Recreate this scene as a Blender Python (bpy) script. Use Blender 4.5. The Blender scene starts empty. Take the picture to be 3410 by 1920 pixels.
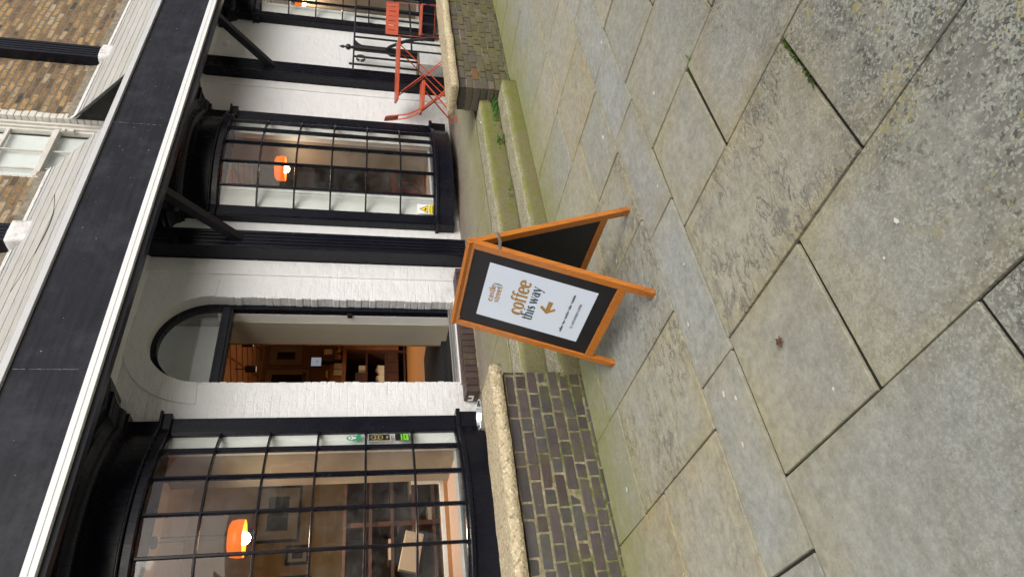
import bpy, bmesh, math, random
from mathutils import Vector, Matrix
random.seed(7)
R = math.radians
C = bpy.context.scene.collection
S = bpy.context.scene

# ---------------------------------------------------------------- camera, world, sun, exposure
def camera():
    pitch, roll, yaw = .22321, .028883, .714387
    f = Vector((math.sin(yaw)*math.cos(pitch), math.cos(yaw)*math.cos(pitch), -math.sin(pitch)))
    r = Vector((math.cos(yaw), -math.sin(yaw), 0)); u = r.cross(f)
    r2 = math.cos(roll)*r + math.sin(roll)*u
    u2 = -math.sin(roll)*r + math.cos(roll)*u
    # the phone was held upright and the picture saved on its side: picture right = world down
    m = Matrix((-u2, r2, -f)).transposed().to_4x4()
    m.translation = Vector((0, 0, 1.5))
    cd = bpy.data.cameras.new('camera'); co = bpy.data.objects.new('camera', cd); C.objects.link(co)
    co.matrix_world = m; cd.sensor_width = 36; cd.lens = 36*2262.1/3410
    cd.clip_start = .05; cd.clip_end = 3000
    S.camera = co
camera()
SUN_EL, SUN_AZ = R(38), R(192)
w = bpy.data.worlds.new('World'); S.world = w; w.use_nodes = True
nt = w.node_tree; nt.nodes.clear()
sky = nt.nodes.new('ShaderNodeTexSky'); sky.sky_type = 'NISHITA'; sky.sun_disc = False
sky.sun_elevation = SUN_EL; sky.sun_rotation = SUN_AZ
sky.air_density = 1.0; sky.dust_density = 6.0; sky.ozone_density = .4
bg = nt.nodes.new('ShaderNodeBackground'); bg.inputs[1].default_value = .11
wo = nt.nodes.new('ShaderNodeOutputWorld')
hs = nt.nodes.new('ShaderNodeHueSaturation'); hs.inputs['Saturation'].default_value = .5   # thin cloud
nt.links.new(sky.outputs[0], hs.inputs['Color']); nt.links.new(hs.outputs[0], bg.inputs[0]); nt.links.new(bg.outputs[0], wo.inputs[0])
sl = bpy.data.lights.new('sun', 'SUN'); sl.energy = 1.1; sl.angle = R(50); sl.color = (1, .985, .955)
so = bpy.data.objects.new('sun', sl); C.objects.link(so)
sd = Vector((math.sin(SUN_AZ)*math.cos(SUN_EL), math.cos(SUN_AZ)*math.cos(SUN_EL), math.sin(SUN_EL)))
so.rotation_euler = sd.to_track_quat('Z', 'Y').to_euler(); so.location = (3, -6, 12)
S.view_settings.view_transform = 'Standard'; S.view_settings.look = 'None'
S.view_settings.gamma = 1; S.view_settings.exposure = .30
S.cycles.max_bounces = 8; S.cycles.transparent_max_bounces = 12

# ---------------------------------------------------------------- helpers
class MB:
    """collects shapes, builds ONE mesh object"""
    def __init__(s):
        s.bm = bmesh.new(); s.t = s.bm.loops.layers.float_color.new('tint')
    def face(s, vs, tint=(1, 1, 1)):
        try: f = s.bm.faces.new(vs)
        except ValueError: return None
        for l in f.loops: l[s.t] = (*tint, 1) if len(tint) == 3 else tint
        return f
    def poly(s, pts, tint=(1, 1, 1)): return s.face([s.bm.verts.new(p) for p in pts], tint)
    def hexa(s, p, tint=(1, 1, 1)):
        v = [s.bm.verts.new(q) for q in p]
        for i in ((3, 2, 1, 0), (4, 5, 6, 7), (0, 1, 5, 4), (1, 2, 6, 5), (2, 3, 7, 6), (3, 0, 4, 7)): s.face([v[k] for k in i], tint)
    def box(s, x0, x1, y0, y1, z0, z1, tint=(1, 1, 1)):
        s.hexa([(x0, y0, z0), (x1, y0, z0), (x1, y1, z0), (x0, y1, z0), (x0, y0, z1), (x1, y0, z1), (x1, y1, z1), (x0, y1, z1)], tint)
    def bar(s, a, b, wd, h, up=(0, 0, 1), tint=(1, 1, 1)):
        a, b = Vector(a), Vector(b); d = (b-a).normalized(); up = Vector(up)
        x = d.cross(up)
        if x.length < 1e-4: x = d.cross(Vector((1, 0, 0)))
        x.normalize(); y = x.cross(d)
        x *= wd/2; y *= h/2
        s.hexa([a-x-y, a+x-y, a+x+y, a-x+y, b-x-y, b+x-y, b+x+y, b-x+y], tint)
    def prism(s, pts, vec, tint=(1, 1, 1)):
        n = len(pts); vec = Vector(vec)
        a = [s.bm.verts.new(p) for p in pts]; b = [s.bm.verts.new(Vector(p)+vec) for p in pts]
        s.face(a[::-1], tint); s.face(b, tint)
        for i in range(n): s.face([a[i], a[(i+1) % n], b[(i+1) % n], b[i]], tint)
    def tube(s, path, r, n=8, tint=(1, 1, 1)):
        path = [Vector(p) for p in path]; rings = []
        rr = r if isinstance(r, (list, tuple)) else [r]*len(path)
        for i, p in enumerate(path):
            d = (path[min(i+1, len(path)-1)]-path[max(i-1, 0)]).normalized()
            x = d.cross(Vector((0, 0, 1)))
            if x.length < 1e-3: x = d.cross(Vector((1, 0, 0)))
            x.normalize(); y = x.cross(d)
            rings.append([s.bm.verts.new(p+(x*math.cos(2*math.pi*k/n)+y*math.sin(2*math.pi*k/n))*rr[i]) for k in range(n)])
        for a, b in zip(rings, rings[1:]):
            for k in range(n): s.face([a[k], a[(k+1) % n], b[(k+1) % n], b[k]], tint)
        s.face(rings[0][::-1], tint); s.face(rings[-1], tint)
    def lathe(s, prof, c, n=32, tint=(1, 1, 1)):
        c = Vector(c); rings = []
        for r, z in prof:
            rings.append([s.bm.verts.new(c+Vector((r*math.cos(2*math.pi*k/n), r*math.sin(2*math.pi*k/n), z))) for k in range(n)])
        for a, b in zip(rings, rings[1:]):
            for k in range(n): s.face([a[k], a[(k+1) % n], b[(k+1) % n], b[k]], tint)
    def build(s, name, mat, parent=None, smooth=False, bevel=0, seg=2, keep=False):
        bmesh.ops.remove_doubles(s.bm, verts=s.bm.verts, dist=1e-6) if smooth else None
        bmesh.ops.recalc_face_normals(s.bm, faces=s.bm.faces)
        me = bpy.data.meshes.new(name); s.bm.to_mesh(me); s.bm.free()
        me.materials.append(mat)
        if smooth:
            for p in me.polygons: p.use_smooth = True
        o = bpy.data.objects.new(name, me); C.objects.link(o)
        if parent:
            o.parent = parent
            o.matrix_parent_inverse = Matrix.Identity(4)
            if not keep: o.location = -world_loc(parent)
        if bevel:
            m = o.modifiers.new('bevel', 'BEVEL'); m.width = bevel; m.segments = seg; m.limit_method = 'ANGLE'; m.angle_limit = R(35)
        return o
def world_loc(o):
    v = Vector((0, 0, 0))
    while o: v = v + o.location; o = o.parent
    return v
def tag(o, label=None, cat=None, group=None, kind=None):
    if label: o['label'] = label
    if cat: o['category'] = cat
    if group: o['group'] = group
    if kind: o['kind'] = kind
    return o
def thing(name, label, cat, loc=(0, 0, 0), group=None):
    o = bpy.data.objects.new(name, None); C.objects.link(o); o.location = loc; o.empty_display_size = .1
    return tag(o, label, cat, group)
def jit(c, a=.08):
    k = 1+random.uniform(-a, a); return tuple(max(0, v*k*(1+random.uniform(-a, a)*.14)) for v in c)

# ---------------------------------------------------------------- materials
class NM:
    """small node-material builder"""
    def __init__(s, name, rough=.6, spec=.5, metal=0):
        s.m = bpy.data.materials.new(name); s.m.use_nodes = True; s.nt = s.m.node_tree; s.nt.nodes.clear()
        s.out = s.n('OutputMaterial'); s.b = s.n('BsdfPrincipled'); s.nt.links.new(s.b.outputs[0], s.out.inputs[0])
        s.b.inputs['Roughness'].default_value = rough; s.b.inputs['Metallic'].default_value = metal
        s.b.inputs['Specular IOR Level'].default_value = spec
        s.tc = s.n('TexCoord'); s.bumps = None
    def n(s, t): return s.nt.nodes.new('ShaderNode'+t)
    def link(s, a, b): s.nt.links.new(a, b)
    def pos(s, scale=(1, 1, 1), rot=(0, 0, 0), gen='Object'):
        m = s.n('Mapping'); m.inputs['Scale'].default_value = scale; m.inputs['Rotation'].default_value = rot
        s.link(s.tc.outputs[gen], m.inputs[0]); return m.outputs[0]
    def noise(s, scale, detail=4, rough=.6, vec=None, dist=0):
        t = s.n('TexNoise'); t.inputs['Scale'].default_value = scale; t.inputs['Detail'].default_value = detail
        t.inputs['Roughness'].default_value = rough; t.inputs['Distortion'].default_value = dist
        s.link(vec if vec else s.tc.outputs['Object'], t.inputs['Vector']); return t.outputs['Fac']
    def vor(s, scale, vec=None, feat='F1', out='Distance', rnd=1):
        t = s.n('TexVoronoi'); t.inputs['Scale'].default_value = scale; t.feature = feat; t.inputs['Randomness'].default_value = rnd
        s.link(vec if vec else s.tc.outputs['Object'], t.inputs['Vector']); return t.outputs[out]
    def ramp(s, fac, *stops):
        r = s.n('ValToRGB'); e = r.color_ramp.elements
        while len(e) < len(stops): e.new(.5)
        for el, (p, c) in zip(e, stops): el.position = p; el.color = (*c, 1) if isinstance(c, tuple) else (c, c, c, 1)
        s.link(fac, r.inputs[0]); return r.outputs[0]
    def mix(s, fac, a, b, mode='MIX'):
        m = s.n('Mix'); m.data_type = 'RGBA'; m.blend_type = mode; m.clamp_factor = True
        for sock, v in ((m.inputs[0], fac), (m.inputs[6], a), (m.inputs[7], b)):
            if isinstance(v, (int, float)): sock.default_value = v
            elif isinstance(v, tuple): sock.default_value = (*v, 1)
            else: s.link(v, sock)
        return m.outputs[2]
    def math(s, op, a, b=0.0):
        m = s.n('Math'); m.operation = op
        for sock, v in ((m.inputs[0], a), (m.inputs[1], b)):
            if isinstance(v, (int, float)): sock.default_value = v
            else: s.link(v, sock)
        return m.outputs[0]
    def sep(s, axis, gen='Object'):
        x = s.n('SeparateXYZ'); s.link(s.tc.outputs[gen], x.inputs[0]); return x.outputs[axis]
    def range(s, v, a, b, c=0., d=1.):
        m = s.n('MapRange'); m.clamp = True
        for k, q in zip((1, 2, 3, 4), (a, b, c, d)): m.inputs[k].default_value = q
        s.link(v, m.inputs[0]); return m.outputs[0]
    def attr(s, name='tint', out='Color'):
        a = s.n('Attribute'); a.attribute_name = name; return a.outputs[out]
    def base(s, v):
        if isinstance(v, tuple): s.b.inputs['Base Color'].default_value = (*v, 1)
        else: s.link(v, s.b.inputs['Base Color'])
        return s
    def rough(s, v): s.link(v, s.b.inputs['Roughness']); return s
    def bump(s, h, strength=.3, dist=.01):
        b = s.n('Bump'); b.inputs['Strength'].default_value = strength; b.inputs['Distance'].default_value = dist
        s.link(h, b.inputs['Height'])
        if s.bumps: s.link(s.bumps, b.inputs['Normal'])
        s.bumps = b.outputs[0]; s.link(s.bumps, s.b.inputs['Normal']); return s
    def brick(s, vec, wd, h, mortar, c1, c2, cm, smooth=.1, bias=0):
        t = s.n('TexBrick'); t.inputs['Scale'].default_value = 1
        t.inputs['Brick Width'].default_value = wd; t.inputs['Row Height'].default_value = h
        t.inputs['Mortar Size'].default_value = mortar; t.inputs['Mortar Smooth'].default_value = smooth; t.inputs['Bias'].default_value = bias
        for k, c in (('Color1', c1), ('Color2', c2), ('Mortar', cm)): t.inputs[k].default_value = (*c, 1)
        s.link(vec, t.inputs['Vector']); return t
    def xz(s, wobble=0):
        """wall coordinates: (x, z, 0)"""
        p = s.n('SeparateXYZ'); s.link(s.tc.outputs['Object'], p.inputs[0])
        c = s.n('CombineXYZ'); s.link(p.outputs[0], c.inputs[0]); s.link(p.outputs[2], c.inputs[1])
        if wobble:
            nz = s.n('TexNoise'); nz.inputs['Scale'].default_value = 5; nz.inputs['Detail'].default_value = 3
            s.link(s.tc.outputs['Object'], nz.inputs['Vector'])
            v = s.n('VectorMath'); v.operation = 'MULTIPLY_ADD'; v.inputs[1].default_value = (wobble, wobble, 0)
            s.link(nz.outputs['Color'], v.inputs[0]); s.link(c.outputs[0], v.inputs[2]); return v.outputs[0]
        return c.outputs[0]
M = {}
def plain(name, col, rough=.6, spec=.5, metal=0, var=.12, scale=6, bump=0):
    m = NM(name, rough, spec, metal)
    nz = m.noise(scale, 5)
    m.base(m.mix(m.ramp(nz, (.3, 0.), (.7, 1.)), tuple(c*(1-var) for c in col), tuple(min(1, c*(1+var)) for c in col)))
    if bump: m.bump(m.noise(scale*6, 6), bump, .004)
    M[name] = m.m; return m.m
def mk():
    # white painted brickwork
    m = NM('white_painted_brick', .45)
    t = m.brick(m.xz(.03), .225, .075, .008, (1, 1, 1), (.55, .55, .55), (0, 0, 0), .6)
    nz = m.noise(2.2, 6, .7)
    c = m.mix(m.ramp(nz, (.35, 0.), (.75, 1.)), (.665, .675, .68), (.72, .735, .75))
    grime = m.ramp(m.noise(14, 8, .75), (.62, 0.), (.72, 1.))
    c = m.mix(m.math('MULTIPLY', grime, .25), c, (.42, .40, .36))
    zz = m.sep(2)
    foot = m.math('MULTIPLY', m.range(zz, .72, .34), m.ramp(m.noise(9, 7, .75), (.40, 0.), (.62, .8)))
    c = m.mix(foot, c, (.40, .38, .31))
    drip = m.math('MULTIPLY', m.ramp(m.noise(6, 5, .7, m.pos((3, 3, .25))), (.58, 0.), (.74, .28)), m.range(zz, 3.7, 2.0, 1., .25))
    c = m.mix(drip, c, (.52, .50, .45))
    crack = m.ramp(m.noise(30, 3, .5, m.pos((1, 1, .35))), (.7, 0.), (.76, 1.))
    edge = m.math('SUBTRACT', 1.0, t.outputs['Fac'])
    c = m.mix(m.math('MULTIPLY', m.math('MULTIPLY', t.outputs['Fac'], crack), .8), c, (.36, .35, .33))
    m.base(c)
    m.bump(m.noise(8, 5, .6, m.pos((1, 1, 1.6))), .75, .022); m.bump(m.noise(45, 5, .6), .3, .006)
    m.bump(m.math('MULTIPLY', edge, m.range(m.noise(2.2, 4), .42, .66, .04, 1.)), .38, .006)
    M['white_brick'] = m.m
    # yellow stock brick of the upper wall
    m = NM('stock_brick', .85, .3)
    t = m.brick(m.xz(.05), .225, .078, .015, (1, 1, 1), (0, 0, 0), (.5, .5, .5), .25)
    t.offset_frequency = 2
    per = t.outputs['Color']
    nz = m.noise(5.5, 3, .5); n2 = m.noise(24, 6, .75)
    b1 = m.ramp(per, (0., (.06, .045, .03)), (.22, (.17, .105, .05)), (.5, (.34, .22, .10)), (.75, (.43, .27, .11)), (1., (.40, .32, .22)))
    b1 = m.mix(m.ramp(nz, (.45, 0.), (.66, .7)), b1, (.22, .135, .07))
    b1 = m.mix(m.ramp(n2, (.50, 0.), (.66, .85)), b1, (.05, .042, .034))
    b1 = m.mix(m.ramp(m.noise(60, 4), (.6, 0.), (.75, .6)), b1, (.45, .36, .25))
    mort = m.mix(m.noise(20, 5), (.07, .06, .045), (.26, .22, .165))
    col = m.mix(t.outputs['Fac'], b1, mort)
    m.base(col)
    m.bump(m.math('SUBTRACT', 1.0, t.outputs['Fac']), .9, .012); m.bump(n2, .6, .008); M['stock_brick'] = m.m
    # glossy black paint
    for nm, base, rg in (('black_gloss', (.0055, .006, .011), .2), ('black_paint', (.008, .009, .014), .38)):
        m = NM(nm, rg, .28)
        st = m.noise(5, 6, .65, m.pos((9, 9, .8)))
        m.base(m.mix(st, tuple(c*.7 for c in base), tuple(c*1.5 for c in base)))
        m.rough(m.range(m.noise(7, 4), .2, .8, rg-.08, rg+.16))
        m.bump(st, .25, .004); M[nm] = m.m
    # fascia board: scuffed black
    m = NM('black_fascia', .42, .26)
    st = m.noise(4, 8, .7, m.pos((.5, 4, 6)))
    c = m.mix(m.ramp(st, (.35, 0.), (.75, 1.)), (.009, .0095, .0145), (.022, .023, .031))
    c = m.mix(m.ramp(m.noise(1.7, 7, .75), (.48, 0.), (.72, .8)), c, (.045, .048, .060))
    sc = m.ramp(m.noise(30, 4, .6, m.pos((1, 1, .45))), (.735, 0.), (.77, .8))
    c = m.mix(sc, c, (.35, .35, .37))
    sp = m.ramp(m.vor(6), (.010, .6), (.03, 0.))
    c = m.mix(sp, c, (.4, .4, .42)); c = m.mix(m.math('SUBTRACT', 1.0, m.attr()), c, (.28, .28, .30)); m.base(c)
    m.bump(st, .3, .004); m.rough(m.range(m.noise(3, 5), .3, .7, .34, .52)); M['fascia'] = m.m
    # white exterior trim
    plain('white_trim', (.74, .755, .77), .35, var=.03, scale=3, bump=.1)
    plain('grey_trim', (.55, .56, .58), .45, var=.06, scale=3)
    # weathered pale roof boards
    m = NM('roof_board', .6)
    t = m.attr()
    nz = m.noise(2.5, 6, .7, m.pos((1.2, 4, 4)))
    c = m.mix(m.ramp(nz, (.3, 0.), (.7, 1.)), (.40, .395, .36), (.53, .52, .495))
    c = m.mix(m.ramp(m.noise(1.3, 3), (.45, 0.), (.7, .55)), c, (.43, .445, .50))
    st = m.ramp(m.noise(7, 7, .8, m.pos((.6, 3, 3), (0, 0, .5))), (.54, 0.), (.70, .75))
    c = m.mix(st, c, (.20, .19, .165)); c = m.mix(1., c, t, 'MULTIPLY'); m.base(c); m.bump(nz, .2, .004)
    M['roof_board'] = m.m
    plain('dark_board', (.028, .025, .024), .8, .2, var=.4, scale=9, bump=.4)
    plain('slate_edge', (.10, .10, .10), .6, var=.5, scale=18, bump=.5)
    m = NM('white_lead', .5); nz = m.noise(11, 7, .75)
    m.base(m.ramp(nz, (.3, (.30, .29, .27)), (.45, (.66, .65, .64)), (.7, (.82, .82, .84)))); m.bump(nz, .8, .02); M['lead'] = m.m
    m = NM('mortar_render', .9); nz = m.noise(16, 7, .7)
    m.base(m.ramp(nz, (.3, (.10, .085, .06)), (.7, (.30, .27, .21)))); m.bump(nz, .8, .012); M['render'] = m.m
    # york stone paving
    m = NM('york_stone', .75, .35)
    t = m.attr()
    big = m.noise(1.1, 4, .6); fine = m.noise(26, 8, .72)
    c = m.mix(m.ramp(big, (.35, 0.), (.68, .85)), t, m.mix(1., t, (1.06, .98, .80), 'MULTIPLY'))
    c = m.mix(m.ramp(m.noise(2.7, 5, .65), (.45, 0.), (.7, .45)), c, (.335, .35, .335))
    c = m.mix(m.ramp(fine, (.36, .75), (.62, 0.)), c, m.mix(1., c, (.66, .655, .62), 'MULTIPLY'))
    c = m.mix(m.ramp(m.noise(8, 7, .75), (.40, .55), (.60, 0.)), c, m.mix(1., c, (.72, .72, .70), 'MULTIPLY'))
    c = m.mix(m.ramp(m.noise(11, 6, .7), (.56, 0.), (.72, .5)), c, (.42, .42, .375))
    c = m.mix(m.ramp(m.noise(140, 3, .6), (.62, 0.), (.74, .35)), c, (.55, .55, .50))
    # rusty and dark freckles
    c = m.mix(m.ramp(m.vor(34), (.05, .65), (.10, 0.)), c, (.12, .11, .095))
    # riven relief, only on the flags that have flaked
    flake = m.math('MULTIPLY', m.attr('tint', 'Alpha'), m.ramp(m.noise(2.2, 3, .5), (.38, 0.), (.55, 1.)))
    rv = m.noise(10, 5, .55, m.pos((1, 2.1, 1), (0, 0, .6)), .55)
    lay = m.ramp(rv, (.40, 0.), (.44, .5), (.52, .55), (.56, 1.))
    edge = m.math('MULTIPLY', flake, m.ramp(rv, (.37, 0.), (.42, .6), (.445, .9), (.455, 0.)))
    c = m.mix(edge, c, (.15, .145, .125))
    c = m.mix(m.math('MULTIPLY', flake, m.ramp(m.noise(7, 4, .6), (.60, 0.), (.66, .7))), c, (.20, .19, .165))
    near0 = m.range(m.sep(1), 2.0, 1.2)
    c = m.mix(m.math('MULTIPLY', near0, .55), c, m.mix(1., c, (.93, .955, 1.06), 'MULTIPLY'))
    c = m.mix(m.math('MULTIPLY', near0, m.ramp(m.noise(75, 6, .75), (.44, .55), (.58, 0.))), c, m.mix(1., c, (.60, .60, .58), 'MULTIPLY'))
    # lichen crust, thick on the flags nearest the kerb
    y = m.sep(1); x = m.sep(0)
    wob = m.math('MULTIPLY', m.math('SUBTRACT', m.noise(2.6, 5, .65), .5), 1.3)
    near = m.range(m.math('ADD', m.math('ADD', y, m.math('MULTIPLY', x, -.12)), wob), 1.06, .50)
    dv = m.n('TexNoise'); dv.inputs['Scale'].default_value = 40; dv.inputs['Detail'].default_value = 3; m.link(m.tc.outputs['Object'], dv.inputs['Vector'])
    va = m.n('VectorMath'); va.operation = 'MULTIPLY_ADD'; va.inputs[1].default_value = (.022, .022, 0); m.link(dv.outputs['Color'], va.inputs[0]); m.link(m.tc.outputs['Object'], va.inputs[2])
    def cells(scale):
        q = m.vor(scale, va.outputs[0], 'F1', 'Color'); z = m.n('SeparateColor'); m.link(q, z.inputs[0]); return z
    c1 = cells(88); c2 = cells(150); c3 = cells(34)
    dark = m.math('MULTIPLY', near, m.ramp(m.noise(4.2, 7, .75), (.34, .15), (.58, .9)))
    c = m.mix(dark, c, (.10, .105, .095))
    clump = m.ramp(m.noise(5, 6, .75), (.38, .05), (.64, .52))
    hit = lambda z, k, amt: m.math('MULTIPLY', near, m.math('GREATER_THAN', m.math('ADD', z.outputs[k], amt), 1.0))
    c = m.mix(m.math('MULTIPLY', hit(c1, 2, m.math('MULTIPLY', clump, .45)), .8), c, (.06, .065, .062))
    far = m.range(m.math('ADD', m.sep(1), wob), 1.9, .9)
    sp2 = m.math('MULTIPLY', far, m.math('GREATER_THAN', m.math('ADD', c2.outputs[2], m.ramp(m.noise(4, 5, .7), (.42, .01), (.66, .30))), 1.0))
    c = m.mix(m.math('MULTIPLY', sp2, .6), c, (.42, .435, .38))
    c = m.mix(m.math('MULTIPLY', hit(c1, 0, clump), .55), c, (.31, .325, .265))
    c = m.mix(m.math('MULTIPLY', hit(c2, 1, m.math('MULTIPLY', clump, .6)), .7), c, (.40, .415, .35))
    yc = m.math('MULTIPLY', m.ramp(m.noise(3.1, 5, .7), (.52, 0.), (.70, .42)), m.range(x, .7, 1.5))
    c = m.mix(m.math('MULTIPLY', hit(c3, 0, m.math('MULTIPLY', yc, .5)), .6), c, (.36, .31, .11))
    c = m.mix(m.math('MULTIPLY', hit(c1, 1, yc), .65), c, (.38, .33, .13))
    # algae along the foot of the wall
    alg = m.math('MULTIPLY', m.range(m.math('ADD', y, m.math('MULTIPLY', m.noise(3.5, 4), .5)), 3.30, 3.98), m.range(m.noise(9, 6), .25, .6, .35, .85))
    c = m.mix(alg, c, (.23, .24, .07))
    m.base(c)
    m.bump(fine, .35, .004); m.bump(m.math('MULTIPLY', flake, lay), .55, .006); m.bump(m.noise(5, 5), .3, .012)
    M['york'] = m.m
    m = NM('joint_soil', .95, .2); nz = m.noise(30, 5)
    m.base(m.mix(m.ramp(m.noise(1.7, 3), (.5, 0.), (.62, .7)), m.mix(nz, (.012, .011, .010), (.055, .05, .04)), m.mix(nz, (.02, .03, .01), (.065, .09, .02)))); M['joint'] = m.m
    # dark engineering brick
    m = NM('engineering_brick', .5, .4); t = m.attr()
    nz = m.noise(22, 7, .7)
    c = m.mix(nz, m.mix(1., t, (.55, .55, .6), 'MULTIPLY'), m.mix(1., t, (1.45, 1.4, 1.35), 'MULTIPLY'))
    eff = m.ramp(m.noise(17, 8, .8, m.pos((1, 1, 2.2)), .8), (.60, 0.), (.70, .55))
    c = m.mix(eff, c, (.36, .35, .34))
    z = m.sep(2)
    xr = m.range(m.sep(0), 5.9, 6.6)
    moss = m.math('MULTIPLY', m.ramp(m.noise(6, 7, .7), (.46, 0.), (.64, .9)), m.range(z, .56, .05, .1, .75))
    moss = m.math('MAXIMUM', moss, m.math('MULTIPLY', xr, m.ramp(m.noise(5, 6, .7), (.44, 0.), (.62, .72))))
    c = m.mix(moss, c, (.115, .115, .035)); m.base(c); m.bump(nz, .5, .006); M['engineering'] = m.m
    m = NM('lime_mortar', .95, .2); nz = m.noise(30, 7, .7)
    z = m.sep(2)
    c = m.ramp(nz, (.28, (.12, .10, .065)), (.5, (.30, .26, .17)), (.72, (.44, .39, .27)))
    c = m.mix(m.ramp(m.noise(2.3, 5, .7), (.48, 0.), (.64, .75)), c, (.06, .055, .042))
    mo = m.math('MULTIPLY', m.ramp(m.noise(7, 6, .7), (.38, 0.), (.6, 1.)), m.range(z, .5, .15, .2, 1.))
    c = m.mix(mo, c, m.mix(nz, (.035, .05, .012), (.16, .20, .04))); m.base(c); m.bump(nz, .9, .01); M['mortar'] = m.m
    # exposed-aggregate concrete
    def aggregate(name, a, b, d, mossy):
        m = NM(name, .85, .3)
        v = m.vor(75, None, 'F1', 'Color'); sc = m.n('SeparateColor'); m.link(v, sc.inputs[0])
        c = m.ramp(sc.outputs[0], (0., d), (.22, a), (.6, b), (.85, a), (1., tuple(min(1, q*1.35) for q in b)))
        c = m.mix(m.ramp(m.noise(9, 6, .7), (.45, 0.), (.75, .5)), c, d)
        if mossy:
            g = m.ramp(m.math('ADD', m.noise(6, 9, .8), m.range(m.sep(0), 3.2, 6.0, -.06, .09)), (.54-mossy*.22, 0.), (.68-mossy*.12, .9))
            ge = m.n('NewGeometry'); sx = m.n('SeparateXYZ'); m.link(ge.outputs['Normal'], sx.inputs[0])
            flat = m.range(sx.outputs[2], .35, .9)
            c = m.mix(m.math('SUBTRACT', 1.0, flat), c, m.mix(m.noise(26, 6, .75), (.10, .09, .04), (.24, .215, .12)))
            c = m.mix(m.math('MULTIPLY', g, m.range(flat, 0., 1., 1., .35)), c, m.mix(m.noise(48, 6, .7), (.045, .065, .006), (.22, .25, .04)))
            c = m.mix(m.math('MULTIPLY', m.math('MULTIPLY', m.range(m.math('ABSOLUTE', m.math('SUBTRACT', flat, .4)), .4, .1), m.ramp(m.noise(9, 6, .7), (.40, 0.), (.55, .8))), .9), c, (.17, .20, .03))
        m.base(c); m.bump(m.vor(75), .7, .006); m.bump(m.noise(7, 5), .4, .015); M[name] = m.m
    aggregate('coping_stone', (.47, .39, .25), (.58, .50, .34), (.27, .22, .135), .0)
    aggregate('step_stone', (.33, .305, .215), (.42, .39, .285), (.18, .165, .10), .26)
    # terrace concrete
    m = NM('terrace_concrete', .7, .35)
    nz = m.noise(1.6, 6, .65, m.pos((.6, 1.5, 1))); f = m.noise(50, 6, .7)
    c = m.mix(m.ramp(nz, (.35, 0.), (.65, 1.)), (.245, .23, .155), (.345, .33, .265))
    y = m.sep(1)
    c = m.mix(m.math('MULTIPLY', m.range(y, 5.2, 4.35), m.ramp(m.noise(3, 6, .7), (.34, .1), (.58, .85))), c, (.235, .225, .075))
    c = m.mix(m.math('MULTIPLY', m.range(y, 4.85, 5.4), m.range(m.noise(4, 5), .3, .6, .4, 1.)), c, (.19, .15, .125))
    c = m.mix(m.ramp(f, (.5, 0.), (.68, .6)), c, (.15, .14, .095))
    c = m.mix(m.ramp(m.noise(23, 7, .75), (.5, 0.), (.7, .5)), c, (.42, .40, .30))
    m.base(c); m.bump(f, .4, .004); M['terrace'] = m.m
    # varnished wood of the sign
    m = NM('varnished_wood', .32, .5)
    g = m.noise(9, 6, .6, m.pos((14, 14, 1.2)), .8)
    c = m.ramp(g, (.25, (.36, .105, .016)), (.5, (.52, .175, .026)), (.8, (.62, .235, .045)))
    c = m.mix(m.ramp(m.noise(2.2, 3), (.5, 0.), (.7, .5)), c, (.40, .12, .02)); c = m.mix(m.math('MULTIPLY', m.range(m.sep(2, 'Generated'), .14, 0.), m.ramp(m.noise(30, 6), (.45, 0.), (.6, .7))), c, (.10, .06, .03)); c = m.mix(m.ramp(m.noise(55, 5, .7, m.pos((1, 1, .3))), (.66, 0.), (.74, .45)), c, (.22, .07, .015)); m.base(c); m.bump(g, .12, .002); M['wood'] = m.m
    plain('blackboard', (.012, .012, .015), .5, .4, var=.25, scale=12)
    plain('paper', (.78, .86, 1.0), .75, .2, var=.015, scale=2)
    plain('gold_ink', (.42, .235, .065), .5, var=.05)
    plain('green_grey_ink', (.055, .085, .095), .6, var=.05)
    plain('steel', (.62, .61, .58), .28, metal=1, var=.1, scale=20)
    plain('chrome', (.78, .79, .80), .12, metal=1, var=.05, scale=20)
    m = NM('red_paint', .42, .45)
    m.base(m.mix(m.noise(7, 4), (.44, .065, .022), (.56, .095, .035))); m.bump(m.noise(120, 2), .05, .002); M['red'] = m.m
    plain('iron_black', (.010, .010, .013), .42, .5, var=.3, scale=14, bump=.2)
    # thin window glass: clear, with a fresnel reflection
    m = NM('window_glass', 0); m.nt.nodes.remove(m.b)
    tr = m.n('BsdfTransparent'); tr.inputs[0].default_value = (.93, .95, .94, 1)
    gl = m.n('BsdfGlossy'); gl.inputs['Roughness'].default_value = .015
    ge = m.n('NewGeometry'); dt = m.n('VectorMath'); dt.operation = 'DOT_PRODUCT'
    m.link(ge.outputs['Incoming'], dt.inputs[0]); m.link(ge.outputs['Normal'], dt.inputs[1])
    cosv = m.math('ABSOLUTE', dt.outputs['Value'])
    sch = m.math('ADD', .075, m.math('MULTIPLY', .92, m.math('POWER', m.math('SUBTRACT', 1.0, cosv), 4.5)))
    bp = m.n('Bump'); bp.inputs['Strength'].default_value = .03; bp.inputs['Distance'].default_value = .02
    m.link(m.noise(2.4, 2), bp.inputs['Height']); m.link(bp.outputs[0], gl.inputs['Normal'])
    mx = m.n('MixShader'); m.link(sch, mx.inputs[0])
    df = m.n('BsdfDiffuse'); df.inputs[0].default_value = (.6, .6, .58, 1); m2 = m.n('MixShader'); m.link(m.ramp(m.noise(3, 6, .75), (.42, .0), (.75, .09)), m2.inputs[0]); m.link(mx.outputs[0], m2.inputs[1]); m.link(df.outputs[0], m2.inputs[2]); m.link(tr.outputs[0], mx.inputs[1]); m.link(gl.outputs[0], mx.inputs[2])
    m.link(m2.outputs[0], m.out.inputs[0]); M['glass'] = m.m
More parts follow.
